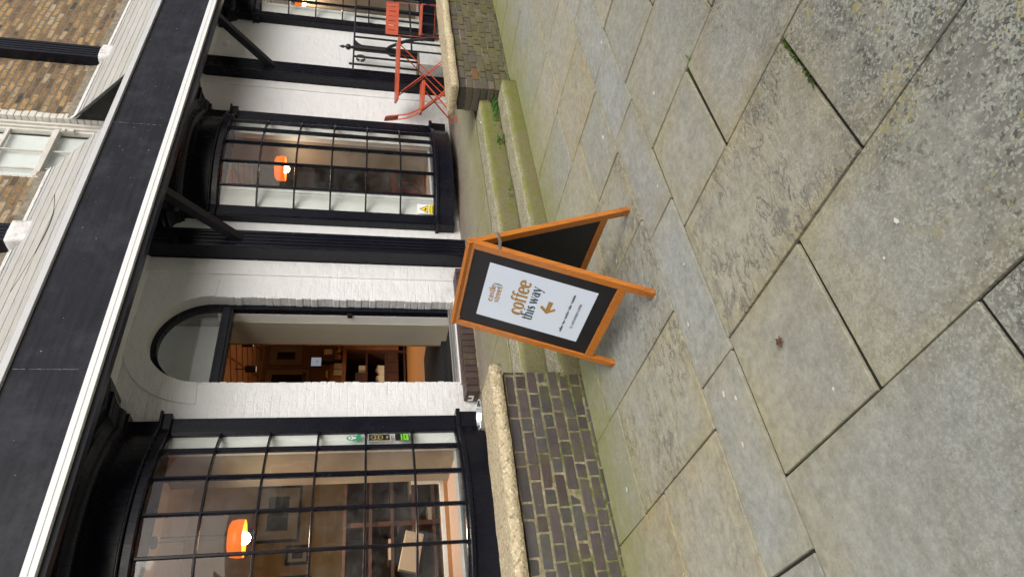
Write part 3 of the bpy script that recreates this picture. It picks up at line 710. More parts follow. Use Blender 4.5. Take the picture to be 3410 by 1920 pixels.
ARC_R, ARC_CY = 1.3328, 6.6428
def arcpt(cx, deg, d=0): return (cx+(ARC_R+d)*math.sin(R(deg)), ARC_CY-(ARC_R+d)*math.cos(R(deg)))
def bow_plan(cx, d, n=24, back=FY+.03):
    pts = [(cx-.965-d, back), (cx-.965-d, 5.555-d)]
    a = 37.0
    pts += [arcpt(cx, -a+2*a*k/n, .03+d) for k in range(n+1)]
    pts += [(cx+.965+d, 5.555-d), (cx+.965+d, back)]
    return pts
def bay(i):
    WT = WTS[i]; cx = BAYS[i]; zs0, zs1 = SILLZ[i]; dz = (0, .035, .045)[i]
    t = bpy.data.objects.new('bow_window', None); C.objects.link(t); t.parent = shop; t.location = Vector((cx, FY, zs0))-world_loc(shop)
    def slab(b, d, z0, z1, back=FY+.03):
        b.prism([(x, y, z0) for x, y in bow_plan(cx, d, 24, back)], (0, 0, z1-z0))
    gt = 3.01+dz
    b = MB(); slab(b, .02, zs0, zs1-.05); b.build('apron', M['black_gloss'], t, bevel=.006)
    b = MB(); slab(b, .042, zs1-.0495, zs1-.008); b.build('sill', M['black_gloss'], t, bevel=.008, seg=3)
    b = MB(); slab(b, -.02, gt+.045, 3.37+dz*.5); b.build('frieze', M['black_gloss'], t)
    b = MB(); slab(b, .03, gt+.002, gt+.075); slab(b, .05, gt+.0751, gt+.10); b.build('head_mould', M['black_gloss'], t, bevel=.01, seg=3)
    b = MB(); z = 3.35+dz*.5
    prof = [(-.015, 0), (.03, 0), (.03, .022), (.045, .03), (.058, .05), (.066, .075), (.095, .095), (.13, .112), (.165, .122), (.165, .140), (.255, .148), (.262, .155), (.262, .190), (.275, .200), (.282, .222), (-.015, .222)]
    rings = [[b.bm.verts.new((x, y, z+h)) for x, y in bow_plan(cx, d, 24)] for d, h in prof]
    for A, B in zip(rings, rings[1:]+rings[:1]):
        for q in range(len(A)-1): b.face([A[q], A[q+1], B[q+1], B[q]])
    b.build('cornice', M['black_gloss'], t)
    # frame: side pilasters, posts at the glass ends
    for s in (-1, 1):
        b = MB(); xa, xb = sorted((cx+s*.965, cx+s*.80)); b.box(xa, xb, 5.57, FY+.02, zs1-.008, gt+.002)
        b.box(min(xa, xb)+.02, max(xa, xb)-.02, 5.562, 5.57, zs1-.008, gt+.002)
        b.build('frame_post', M['black_gloss'], t, bevel=.005)
        px, py = arcpt(cx, s*38.6, .0)
        b = MB(); b.box(px-.02, px+.02, py-.035, py+.05, zs1-.008, gt+.002); b.build('mullion_post', M['black_gloss'], t, bevel=.004)
    # glazing bars
    g = MB(); rows = 6
    for k in range(-2, 3):
        a = R(k*13.25); x, y = arcpt(cx, k*13.25, .0)
        n = Vector((math.sin(a), -math.cos(a), 0)); tt = Vector((math.cos(a), math.sin(a), 0))
        c = Vector((x, y, 0)); P = lambda u, v: c+tt*u+n*v
        prof = [P(-.008, .018), P(.008, .018), P(.015, -.002), P(.013, -.028), P(-.013, -.028), P(-.015, -.002)]
        g.prism([(p.x, p.y, zs1-.008) for p in prof], (0, 0, gt-zs1+.01))
    zb = [zs1+(gt-zs1)*r/rows for r in range(rows+1)]
    for r in range(rows+1):
        hh = .011 if 0 < r < rows else .014
        path = [-39+78*q/26 for q in range(27)]
        pr = [(.019, -hh*.55), (.019, hh*.55), (-.001, hh), (-.026, hh*.9), (-.026, -hh*.9), (-.001, -hh)]
        rings = []
        for dg in path:
            rings.append([g.bm.verts.new((*arcpt(cx, dg, o), zb[r]+z)) for o, z in pr])
        for A, B in zip(rings, rings[1:]):
            for q in range(6): g.face([A[q], A[(q+1) % 6], B[(q+1) % 6], B[q]])
    g.build('glazing_bars', M['black_gloss'], t)
    # glass: each pane a slightly different tilt
    p = MB()
    for k in range(-3, 3):
        a0, a1 = k*13.25, (k+1)*13.25
        if k == -3: a0 = -38.6
        if k == 2: a1 = 38.6
        for r in range(rows):
            o0, o1, o2, o3 = (random.uniform(-.003, .003) for _ in range(4))
            p.poly([(*arcpt(cx, a0, -.006+o0), zb[r]), (*arcpt(cx, a1, -.006+o1), zb[r]), (*arcpt(cx, a1, -.006+o2), zb[r+1]), (*arcpt(cx, a0, -.006+o3), zb[r+1])])
    p.build('glass', M['glass'], t)
    # inner window board and white boxing in the bow
    sb = MB(); xa, xb = OPEN[i]
    pl = [arcpt(cx, -37+74*q/18, -.05) for q in range(19)]
    sb.prism([(x, y, zs1-.03) for x, y in [(cx-.8, FY-.001)]+pl+[(cx+.8, FY-.001)]], (0, 0, .02))
    sb.box(xa+.001, xb-.001, FY+.0005, FY+WT+.08, zs1-.03, zs1-.009)
    sb.build('window_board', M['sill_wood'], t)
    cb = MB(); cb.prism([(x, y, gt+.01) for x, y in [(cx-.8, FY-.001)]+pl+[(cx+.8, FY-.001)]], (0, 0, .02)); cb.build('bay_ceiling', M['cream_paint'], t)
    for x0, x1 in ((cx-.80, xa), (xb, cx+.80)):
        wp = MB(); wp.box(x0, x1, FY-.07, FY-.003, zs1-.009, gt+.01); wp.build('inner_lining', M['bay_white'], t, bevel=.004)
    # deep reveals through the wall
    for x in (xa, xb):
        s = -1 if x == xa else 1
        rv = MB(); x0, x1 = sorted((x, x+s*.05)); rv.box(x0, x1, FY+.001, FY+WT, zs1-.03, gt+.09); rv.build('reveal', M['taupe_paint'], t)
    hd = MB(); hd.box(xa-.05, xb+.05, FY+.001, FY+WT, gt+.091, gt+.13); hd.build('reveal_head', M['cream_paint'], t)
    for x in (xa, xb):
        s = -1 if x == xb else 1
        ar = MB(); x0, x1 = sorted((x-s*.06, x+s*.012)); ar.box(x0, x1, FY-.084, FY-.0705, zs1-.009, gt+.01); ar.build('architrave', M['bay_white'], t, bevel=.003)
for i in range(3): bay(i)

def door():
    d = bpy.data.objects.new('doorway', None); C.objects.link(d); d.parent = shop; d.location = Vector((DC, FY, .485))-world_loc(shop)
    y0, y1 = FY+.125, FY+.20
    b = MB(); n = 28; ri = DR-.055
    for k in range(n):
        a0, a1 = math.pi*k/n, math.pi*(k+1)/n
        q = []
        for yy in (y0, y1):
            q.append([(DC-DR*1.02*math.cos(a0), yy, SPR+DR*1.02*math.sin(a0)), (DC-DR*1.02*math.cos(a1), yy, SPR+DR*1.02*math.sin(a1)),
                      (DC-ri*math.cos(a1), yy, SPR+ri*math.sin(a1)), (DC-ri*math.cos(a0), yy, SPR+ri*math.sin(a0))])
        b.hexa(q[0]+q[1])
    b.box(DXL-.01, DXL+.055, y0, y1, .485, SPR); b.box(DXR-.055, DXR+.01, y0, y1, .485, SPR)
    b.build('door_frame', M['black_gloss'], d)
    b = MB(); b.box(DXL+.0555, DXR-.0555, y0-.02, y1, 2.725, 2.835); b.box(DXL+.0555, DXR-.0555, y0-.035, y0-.0205, 2.75, 2.81); b.build('transom', M['black_gloss'], d, bevel=.005)
    g = MB(); pts = [(DC-ri*math.cos(math.pi*k/n), y0+.04, SPR+ri*math.sin(math.pi*k/n)) for k in range(n+1)]
    g.poly([(DC-ri, y0+.04, 2.836)]+pts+[(DC+ri, y0+.04, 2.836)]); g.build('fanlight', M['glass'], d)
    b = MB(); b.box(DXR-.056, DXR-.02, y1+.001, y1+.13, .485, 2.9); b.build('white_stop', M['bay_white'], d, bevel=.004)
    b = MB(); b.box(DXR-.07, DXR+.0, y1+.131, y1+.50, .49, 3.35); b.build('lobby_panel', M['sage_paint'], d)
    b = MB(); b.box(DXR-.075, DXR-.05, y1+.501, y1+.52, .49, 3.35); b.build('panel_edge', M['counter_wood'], d)
    b = MB(); b.box(DXL-.02, DXL+.0, y1+.001, y1+.50, .49, 3.35); b.build('lobby_panel', M['sage_paint'], d)
    b = MB(); b.box(DXL+.001, DXR-.001, FY-.01, y1, .4855, .50); b.build('threshold', M['threshold'], d)
    b = MB(); b.box(DXL+.001, DXR-.001, FY+.05, FY+.10, .5005, .515); b.box(DXL+.001, DXR-.001, FY+.12, FY+.15, .5005, .53); b.build('threshold_bar', M['steel'], d, bevel=.004)
    b = MB(); b.box(DXL-.03, DXR+.03, FY-.03, FY-.0005, .475, .488); b.build('white_nosing', M['white_trim'], d)
    b = MB(); b.box(DXR-.075, DXR-.054, y1-.03, y1+.02, 1.55, 1.60); b.build('latch_plate', M['iron_black'], d)
    h = MB(); h.box(DXL+.001, DXR-.075, y1+.20, y1+.24, 2.90, 3.6); h.build('fanlight_wall', M['bay_white'], d)
    # brick doorstep
    st = bpy.data.objects.new('doorstep', None); C.objects.link(st); st.parent = shop; st.location = Vector((3.42, 5.45, TZ))-world_loc(shop)
    b = MB(); x = 3.425
    while x < 4.98:
        b.box(x+.003, x+.068, 5.455, 5.55, TZ+.012, .465, jit((.058, .036, .036), .2)); x += .0755
    b.box(3.425, 4.98, 5.551, FY-.032, TZ+.012, .470, (.075, .045, .04))
    b.box(3.432, 4.98, 5.463, 5.545, TZ+.012, .462, (.02, .018, .015))
    b.build('step_bricks', M['engineering'], st, bevel=.006)
    b = MB(); b.box(3.43, 4.97, 5.46, 5.66, TZ-.005, TZ+.0115); b.build('step_bed', M['mortar'], st)
    b = MB(); b.box(3.4185, 3.4245, 5.53, 5.55, .385, .435); b.box(3.4185, 3.4245, 5.55, 5.60, .385, .40); b.box(3.4185, 3.4245, 5.60, 5.615, .385, .435); b.build('paint_mark', M['white_trim'], st)
door()

# ---------------------------------------------------------------- inside the cafe
IZ = .545
def room():
    b = MB(); b.box(-2, 16, FY+WT+.20, 12.5, IZ-.05, IZ); b.box(DXL+.001, DXR-.08, FY+.201, FY+WT+.199, .44, .487)
    b.build('cafe_floor', M['floor_wood'], shop)
    b = MB(); b.box(-2, 16, FY+WT+.001, 12.5, 3.36, 3.42); b.build('cafe_ceiling', M['ceiling_tan'], shop)
    b = MB()
    for k in range(7):
        x = 4.6+k*.62
        b.bar((x, 7.0, 3.352), (x+2.6, 11.9, 3.352), .03, .014); b.bar((x+3.0, 7.0, 3.351), (x-.1, 11.9, 3.351), .03, .014)
    b.build('ceiling_batten', M['beam_brown'], shop)
    b = MB()   # the back of the street wall, seen past the reveals
    for k, (xa, xb) in enumerate(((-2, 1.58), (2.98, DXL-.021), (DXR, 6.235), (7.335, 10.5), (11.6, 16))):
        wt = .62 if k < 2 else .41
        b = MB(); b.box(xa, xb, FY+wt-.05, FY+wt, IZ, 3.36); b.build('inner_wall', M['cream_paint'], shop)
    b = MB(); b.box(-2, 4.75, 8.35, 8.45, IZ, 3.36); b.box(4.70, 4.749, 8.451, 12.4, IZ, 3.36); b.build('ochre_wall', M['ochre_paint'], shop)
    b = MB(); b.box(9.2, 16, 8.7, 8.8, IZ, 3.36); b.box(9.201, 9.25, 8.801, 12.4, IZ, 3.36); b.build('brown_wall', M['brown_plaster'], shop)
    b = MB(); b.box(4.75, 9.2, 12.3, 12.4, IZ, 3.36); b.build('rear_wall', M['ochre_paint'], shop)
    for xa in (-2, 15.9):
        b = MB(); b.box(xa, xa+.1, 6.4, 8.34 if xa < 0 else 8.69, IZ, 3.36); b.build('end_wall', M['brown_plaster'], shop)
room()
def pendant(x, y, z, zc, label, power):
    t = thing('pendant_lamp', label, 'lamp', (x, y, z), 'orange pendant lamps in the windows')
    b = MB(); b.lathe([(.03, .075), (.12, .072), (.148, .055), (.157, .0), (.155, -.05), (.150, -.05), (.150, 0), (.142, .048), (.115, .064), (.03, .066)], (x, y, z), 40); b.build('lamp_shade', M['lamp_orange'], t, smooth=True)
    b = MB(); prof = [(.056*math.sin(math.pi*k/12), -.045-.056*math.cos(math.pi*k/12)) for k in range(13)]; b.lathe([(max(r, .0005), q) for r, q in prof], (x, y, z), 24); b.build('bulb', M['bulb'], t, smooth=True)
    b = MB(); b.tube([(x, y, z+.06), (x, y, zc-.02)], .004, 6); b.tube([(x, y, z+.055), (x, y, z+.12)], .013, 10); b.build('flex', M['iron_black'], t)
    b = MB(); b.lathe([(.0005, -.032), (.045, -.032), (.05, -.028), (.05, 0)], (x, y, zc), 24); b.build('ceiling_rose', M['iron_black'], t)
    l = bpy.data.lights.new('pendant_light', 'POINT'); l.energy = power; l.color = (1, .82, .58); l.shadow_soft_size = .06
    o = bpy.data.objects.new('pendant_light', l); C.objects.link(o); o.parent = t; o.location = (0, 0, -.115)
    return t
pendant(2.36, 6.06, 2.43, 3.10, 'lit orange pendant lamp hanging in the nearest bow window', 9)
pendant(6.93, 5.83, 2.475, 3.05, 'lit orange pendant lamp hanging in the middle bow window', 4)
pendant(11.35, 5.95, 2.58, 3.055, 'lit orange pendant lamp in the far window cut by the picture edge', 10)
def spot(x, y, z, label):
    t = thing('ceiling_spotlight', label, 'spotlight', (x, y, z), 'black ceiling spotlights')
    b = MB(); b.lathe([(.0005, .16), (.055, .16), (.055, 0), (.045, 0), (.045, .015)], (x, y, z), 20); b.build('housing', M['iron_black'], t)
    b = MB(); b.lathe([(.0005, .012), (.044, .012)], (x, y, z), 20); b.build('lens', M['bulb'], t)
    b = MB(); b.tube([(x, y, z+.16), (x, y, 3.36)], .008, 6); b.build('stem', M['iron_black'], t)
    l = bpy.data.lights.new('spot_glow', 'SPOT'); l.energy = 130; l.color = (1, .80, .56); l.spot_size = R(110); l.spot_blend = .6
    o = bpy.data.objects.new('spot_glow', l); C.objects.link(o); o.parent = t; o.location = (0, 0, -.03)
spot(6.53, 9.0, 3.04, 'black cylinder spotlight seen through the door, further from the jamb')
spot(6.44, 9.56, 3.04, 'black cylinder spotlight seen through the door, closest to the left jamb')
spot(2.75, 6.95, 2.42, 'black cylinder spotlight beside the nearest orange pendant')
def picture(x, z, w, h, y, label, face, frame, art, lettering=None, mount=.14):
    t = thing('framed_picture', label, 'picture', (x, y, z))
    b = MB()
    for (xa, xb, za, zb) in ((x-w/2, x+w/2, z+h/2-.025, z+h/2), (x-w/2, x+w/2, z-h/2, z-h/2+.025), (x-w/2, x-w/2+.025, z-h/2+.0255, z+h/2-.0255), (x+w/2-.025, x+w/2, z-h/2+.0255, z+h/2-.0255)):
        b.box(xa, xb, y-.035, y, za, zb)
    b.build('picture_frame', frame, t)
    b = MB(); b.box(x-w/2+.024, x+w/2-.024, y-.012, y-.001, z-h/2+.024, z+h/2-.024); b.build('mount', face, t)
    m = mount; b = MB()
    b.box(x-w/2+m, x+w/2-m, y-.017, y-.0125, z-h/2+m, z+h/2-m)
    b.build('print', art, t)
    if lettering:
        o = text(lettering, .085, M['sign_black'], t, offset=.003)
        o.matrix_local = Matrix.Translation(-Vector(t.location)) @ frame_mat((x+.13, y-.02, z-h/2+m*.70), (1, 0, 0), (0, 0, 1))
    return t
picture(3.53, 2.36, .70, .52, 8.35, 'large photograph of rails in a cream mount behind the nearest pendant', M['print_cream'], M['iron_black'], M['print_dark'])
picture(3.02, 2.10, .22, .26, 8.35, 'small black framed print on the ochre wall below the rail photograph', M['print_cream'], M['iron_black'], M['print_dark'], mount=.07)
picture(2.58, 2.12, .40, .36, 8.35, 'black framed picture on the ochre wall at the left edge', M['print_cream'], M['iron_black'], M['print_dark'], mount=.11)
picture(8.61, 2.92, .52, .70, 12.3, 'pale framed print with a small dark image high behind the counter', M['print_cream'], M['beam_brown'], M['print_dark'], mount=.17)
picture(7.93, 2.86, .72, .90, 12.3, 'poster with the word DOVER on the wall behind the counter', M['print_cream'], M['beam_brown'], M['print_dark'], 'DOVER', .15)
def counter():
    t = thing('shop_counter', 'dark wooden counter with open shelves seen through the doorway', 'counter', (7.5, 10.8, IZ))
    x0, x1, y0, y1, zt = 6.3, 9.0, 10.8, 11.5, 1.74
    b = MB(); b.box(x0, x1, y0-.04, y1, zt-.07, zt); b.build('counter_top', M['counter_wood'], t, bevel=.008)
    b = MB()
    for x in (x0, 6.94, 7.66, x1-.05): b.box(x, x+.05, y0, y1, IZ, zt-.071)
    for z in (IZ+.03, .92, 1.28): b.box(x0+.051, x1-.051, y0+.02, y1, z, z+.035)
    b.box(x0+.051, x1-.051, y1-.03, y1-.001, IZ, zt-.071); b.build('carcass', M['dark_wood'], t)
    b = MB(); b.box(7.72, x1-.06, y0-.01, y0+.019, .70, zt-.072); b.build('front_panel', M['counter_wood'], t, bevel=.004)
    for k in range(3):
        b = MB(); b.box(6.99+.225*k, 7.205+.225*k, y0-.012, y0+.018, .71, .915); d = b.build('drawer', M['dark_wood'], t, bevel=.006)
    k = thing('cloth_bag', 'crumpled printed cloth bag on the lower counter shelf', 'bag', (7.3, 10.9, .96))
    b = MB()
    for q in range(9): b.bar((7.10+.035*q, 10.9+random.uniform(-.03, .05), .962), (7.14+.04*q, 11.0, 1.02+random.uniform(.02, .14)), .07, .03)
    b.build('cloth', M['print_cream'], k, bevel=.01)
    k = thing('gift_box', 'dark red box standing on the upper counter shelf', 'box', (7.1, 10.95, 1.32))
    b = MB(); b.box(7.02, 7.24, 10.86, 11.0, 1.316, 1.50); b.build('box_body', M['dark_wood'], k, bevel=.004)
    k = thing('gift_box', 'cream card box beside the dark red box on the upper counter shelf', 'box', (7.4, 10.95, 1.32))
    b = MB(); b.box(7.30, 7.40, 10.86, 11.0, 1.316, 1.44); b.build('box_body', M['print_cream'], k, bevel=.004)
    k = thing('till_tablet', 'white screened tablet on a stand on the counter', 'tablet', (7.545, 10.95, zt))
    b = MB(); b.box(7.43, 7.66, 10.955, 10.975, 2.11, 2.33); b.build('case', M['iron_black'], k, bevel=.008)
    b = MB(); b.box(7.45, 7.64, 10.9515, 10.9545, 2.13, 2.31); b.build('screen', M['screen'], k)
    b = MB(); b.box(7.52, 7.57, 10.96, 11.02, zt+.001, 2.11); b.build('stand', M['iron_black'], k)
    o = text('TAP', .035, M['sign_black'], k); o.matrix_local = Matrix.Translation(-Vector(k.location)) @ frame_mat((7.545, 10.9505, 2.2), (1, 0, 0), (0, 0, 1))
    for q, (x, z) in enumerate(((7.86, 1.80), (7.97, 1.80), (8.08, 1.80), (7.91, 1.86), (8.02, 1.86), (7.74, 1.78), (7.60, 1.78))):
        b = MB(); b.tube([(x-.05, 10.9, z), (x-.02, 10.86, z+.02), (x+.02, 10.86, z+.02), (x+.05, 10.9, z)], [.014, .036, .036, .014], 10)
        tag(b.build('croissant', M['croissant'], smooth=True), 'golden baked pastry heaped at the right of the counter', 'pastry', 'pastries on the counter')
    k = thing('counter_case', 'brown wooden case on the counter carrying the yellow banana', 'case', (7.2, 10.95, zt))
    b = MB(); b.box(7.02, 7.42, 10.85, 11.1, zt+.0005, 1.95); b.build('case_body', M['counter_wood'], k, bevel=.006)
    b = MB(); b.tube([(7.12, 10.9, 1.97), (7.17, 10.89, 2.01), (7.26, 10.89, 2.02), (7.34, 10.9, 1.99)], [.008, .022, .022, .008], 10)
    tag(b.build('banana', M['banana'], smooth=True), 'yellow banana lying on the brown case near the tablet', 'banana')
    for q, (x, z) in enumerate(((7.62, 1.93), (7.16, 1.74), (7.30, 1.74), (7.88, 1.95))):
        b = MB(); b.box(x, x+.12, 10.82, 10.826, z+.001, z+.15)
        tag(b.build('price_card', M['print_cream']), 'small cream price card standing among the goods on the counter', 'card', 'price cards on the counter')
    for q in range(6):
        x = 7.46+.07*q; b = MB(); b.lathe([(.0005, 0), (.028, 0), (.028, .11), (.02, .13), (.02, .15), (.0005, .15)], (x, 11.02, zt+.001), 12)
        tag(b.build('glass_jar', M['gold_ink'], smooth=True), 'small golden jar in the row at the back of the counter', 'jar', 'jars on the counter')
    k = thing('wall_box', 'pale open box jutting from the wall beside the door lobby', 'box', (8.1, 10.9, 2.3))
    b = MB(); b.hexa([(8.0, 10.9, 2.2), (8.3, 10.9, 2.2), (8.3, 11.1, 2.2), (8.0, 11.1, 2.2), (8.08, 10.9, 2.44), (8.3, 10.9, 2.44), (8.3, 11.1, 2.44), (8.08, 11.1, 2.44)]); b.build('box_body', M['print_cream'], k, bevel=.006)
counter()
b = MB(); b.box(3.69, 5.6, 6.292, 8.05, .488, .5498); b.box(DXL+.03, DXR-.1, FY+.205, 6.29, .4885, .50)
tag(b.build('door_mat', M['mat_black'], bevel=.002), 'black entrance mat just inside the open doorway', 'mat')
def dresser():
    t = thing('book_shelf', 'dark red brown shelf unit low behind the nearest bow window', 'shelf', (3.0, 7.6, IZ))
    b = MB()
    for x in (.6, 1.75, 2.9, 4.05): b.box(x, x+.05, 7.3, 7.7, IZ, 1.55)
    for z in (.6, .82, 1.05, 1.28, 1.55): b.box(.55, 4.15, 7.28, 7.7, z, z+.03)
    b.box(.6, 4.1, 7.66, 7.7, IZ, 1.55); b.build('shelves', M['dark_wood'], t)
    for q in range(9):
        x = .75+q*.36; b = MB(); b.box(x, x+random.uniform(.16, .26), 7.33, 7.55, (.631, .851, 1.081)[q % 3], (.631, .851, 1.081)[q % 3]+random.uniform(.02, .05))
        tag(b.build('book', M['print_cream']), 'flat pale book lying on the dark shelf unit', 'book', 'books on the shelf unit')
    k = thing('paper_bag', 'white printed paper bag leaning on the dark shelf unit', 'bag', (2.6, 7.2, .9))
    b = MB(); b.hexa([(2.35, 7.18, .82), (2.75, 7.18, .74), (2.75, 7.26, .74), (2.35, 7.26, .82), (2.40, 7.17, 1.02), (2.80, 7.17, .93), (2.80, 7.25, .93), (2.40, 7.25, 1.02)]); b.build('bag_body', M['print_cream'], k, bevel=.01)
    k = thing('window_rail', 'white painted rail along the back of the nearest window board', 'rail', (2.3, 6.5, .58))
    b = MB(); b.box(1.4, 3.05, 6.48, 6.51, .60, .64); b.box(3.0, 3.05, 6.46, 6.52, .641, .92); b.build('rail_bar', M['bay_white'], k)
    k = thing('window_seat_table', 'pale plywood table behind the far bow window', 'table', (11.5, 6.9, IZ))
    b = MB(); b.box(10.4, 12.6, 6.6, 7.3, 1.24, 1.28); b.build('table_top', M['sill_wood'], k)
    for x in (10.5, 12.4):
        b = MB(); b.box(x, x+.06, 6.7, 6.76, IZ, 1.24); b.build('leg', M['sill_wood'], k)
    k = thing('menu_board', 'dark menu panel on the brown wall behind the middle window', 'board', (9.4, 8.7, 1.9))
    b = MB(); b.box(8.8, 10.6, 8.66, 8.699, 1.45, 2.35); b.build('panel', M['iron_black'], k)
dresser()
def indoor_chair(x, y, rz, label):
    t = thing('cafe_chair', label, 'chair', (0, 0, 0), 'red chairs inside the middle window')
    b = MB(); b.lathe([(.0005, .45), (.19, .45), (.205, .46), (.19, .475), (.0005, .475)], (0, 0, 0), 24); b.build('seat', M['red'], t, smooth=True)
    b = MB(); b.prism([(-.2, -.14, .62), (-.2, .14, .62), (-.2, .19, .72), (-.2, .17, .85), (-.2, .08, .90), (-.2, -.08, .90), (-.2, -.17, .85), (-.2, -.19, .72)], (-.02, 0, 0)); b.build('backrest', M['red'], t, bevel=.006)
    for sx in (-1, 1):
        for sy in (-1, 1):
            b = MB(); b.tube([(.14*sx, .13*sy, .45), (.2*sx, .18*sy, 0)], .012, 8); b.build('leg', M['red'], t)
    for sy in (-1, 1):
        b = MB(); b.tube([(-.18, .1*sy, .46), (-.22, .1*sy, .66)], .010, 8); b.build('back_rod', M['red'], t)
    t.location = (x, y, IZ); t.rotation_euler = (0, 0, rz)
indoor_chair(8.0, 6.85, R(-60), 'red metal chair turned to the glass inside the middle window')
indoor_chair(8.75, 7.35, R(150), 'red metal chair further back inside the middle window')
def cctv_sticker():
    cx = BAYS[1]; t = thing('warning_sticker', 'yellow camera warning sticker inside the middle window, low at its left', 'sticker', (*arcpt(cx, -33.5, -.012), .72))
    a = R(-33.0); o = Vector((*arcpt(cx, -33.6, -.004), .728)); x = Vector((math.cos(a), math.sin(a), 0)); n = Vector((math.sin(a), -math.cos(a), 0))
    o = o+n*.0
    base = Matrix.Translation(-Vector(t.location))
    def pp(pts, lift, mat, nm):
        b = MB(); b.prism([o+x*u+Vector((0, 0, v))+n*lift for u, v in pts], n*.0006); b.build(nm, mat, t)
    W = .115
    pp([(-W/2, -.09), (W/2, -.09), (W/2, .11), (-W/2, .11)], .0, M['sign_white'], 'backing')
    pp([(-W/2+.002, -.088), (W/2-.002, -.088), (W/2-.002, -.028), (-W/2+.002, -.028)], .001, M['yellow_sign'], 'panel')
    pp([(-.052, -.02), (.052, -.02), (0, .085)], .001, M['sign_black'], 'triangle')
    pp([(-.041, -.0135), (.041, -.0135), (0, .07)], .002, M['yellow_sign'], 'triangle_face')
    pp([(-.018, .012), (.010, -.002), (.017, .012), (-.011, .026)], .003, M['sign_black'], 'camera_mark')
    pp([(-.022, -.006), (-.018, -.006), (.0, .032), (-.004, .034)], .003, M['sign_black'], 'camera_mark')
    for s, dz in (('CCTV in', -.045), ('operation', -.070)):
        q = text(s, .024, M['sign_black'], t, offset=.0004); q.matrix_local = base @ frame_mat(o+n*.0025+Vector((0, 0, dz)), x, (0, 0, 1))
cctv_sticker()
def door_stickers():
    cx = BAYS[0]; dg = 33.0
    a = R(dg); x = Vector((math.cos(a), math.sin(a), 0)); n = Vector((math.sin(a), -math.cos(a), 0))
    def mk1(name, label, zc):
        o = Vector((*arcpt(cx, dg, -.004), zc)); t = thing(name, label, 'sticker', o); return t, o
    def pp(t, o, pts, lift, mat, nm):
        b = MB(); b.prism([o+x*u+Vector((0, 0, v))+n*lift for u, v in pts], n*.0006); b.build(nm, mat, t)
    def disc(u, v, r, k=14, sx=1): return [(u+r*sx*math.cos(2*math.pi*q/k), v+r*math.sin(2*math.pi*q/k)) for q in range(k)]
    t, o = mk1('paw_sticker', 'green paw print sticker on the nearest bow window', 1.50)
    pp(t, o, disc(0, .01, .05), 0, M['sticker_green'], 'badge'); pp(t, o, [(-.055, -.065), (.055, -.065), (.06, -.03), (-.06, -.03)], .0003, M['sticker_green'], 'ribbon')
    for u, v, r in ((0, -.005, .02), (-.026, .014, .011), (.026, .014, .011), (-.010, .034, .011), (.011, .034, .011)): pp(t, o, disc(u, v, r), .001, M['sign_white'], 'paw_mark')
    t, o = mk1('award_sticker', 'black and gold round emblem sticker on the nearest bow window', 1.275)
    pp(t, o, [(-.062, -.098), (.062, -.098), (.062, .098), (-.062, .098)], 0, M['sign_white'], 'border'); pp(t, o, [(-.056, -.092), (.056, -.092), (.056, .092), (-.056, .092)], .001, M['sign_black'], 'panel')
    for k in range(16):
        aa = 2*math.pi*k/16; pp(t, o, [(.043*math.cos(aa+e*.11)*q, .022+.05*math.sin(aa+e*.11)*q) for e, q in ((-1, .9), (1, .9), (1, 1.1), (-1, 1.1))], .002, M['sticker_gold'], 'letter_mark')
    for u, v in ((-.014, .036), (.014, .036), (-.014, .008), (.014, .008)): pp(t, o, disc(u, v, .009, 8), .002, M['sticker_gold'], 'food_mark')
    q = text('HERE', .022, M['sticker_gold'], t, offset=.0004); q.matrix_local = Matrix.Translation(-o) @ frame_mat(o+n*.003+Vector((0, 0, -.07)), x, (0, 0, 1))
    t, o = mk1('hygiene_sticker', 'black and bright green rating sticker on the nearest bow window', 1.075)
    pp(t, o, [(-.062, -.06), (.062, -.06), (.062, .062), (-.062, .062)], 0, M['sign_black'], 'panel'); pp(t, o, [(-.056, -.055), (.056, -.055), (.056, .012), (-.056, .012)], .001, M['sticker_lime'], 'panel_green')
    q = text('FOOD HYGIENE', .0155, M['sign_black'], t, offset=.0004); q.matrix_local = Matrix.Translation(-o) @ frame_mat(o+n*.003+Vector((0, 0, -.005)), x, (0, 0, 1))
    q = text('RATING', .0155, M['sign_black'], t, offset=.0004); q.matrix_local = Matrix.Translation(-o) @ frame_mat(o+n*.003+Vector((0, 0, -.03)), x, (0, 0, 1))
door_stickers()

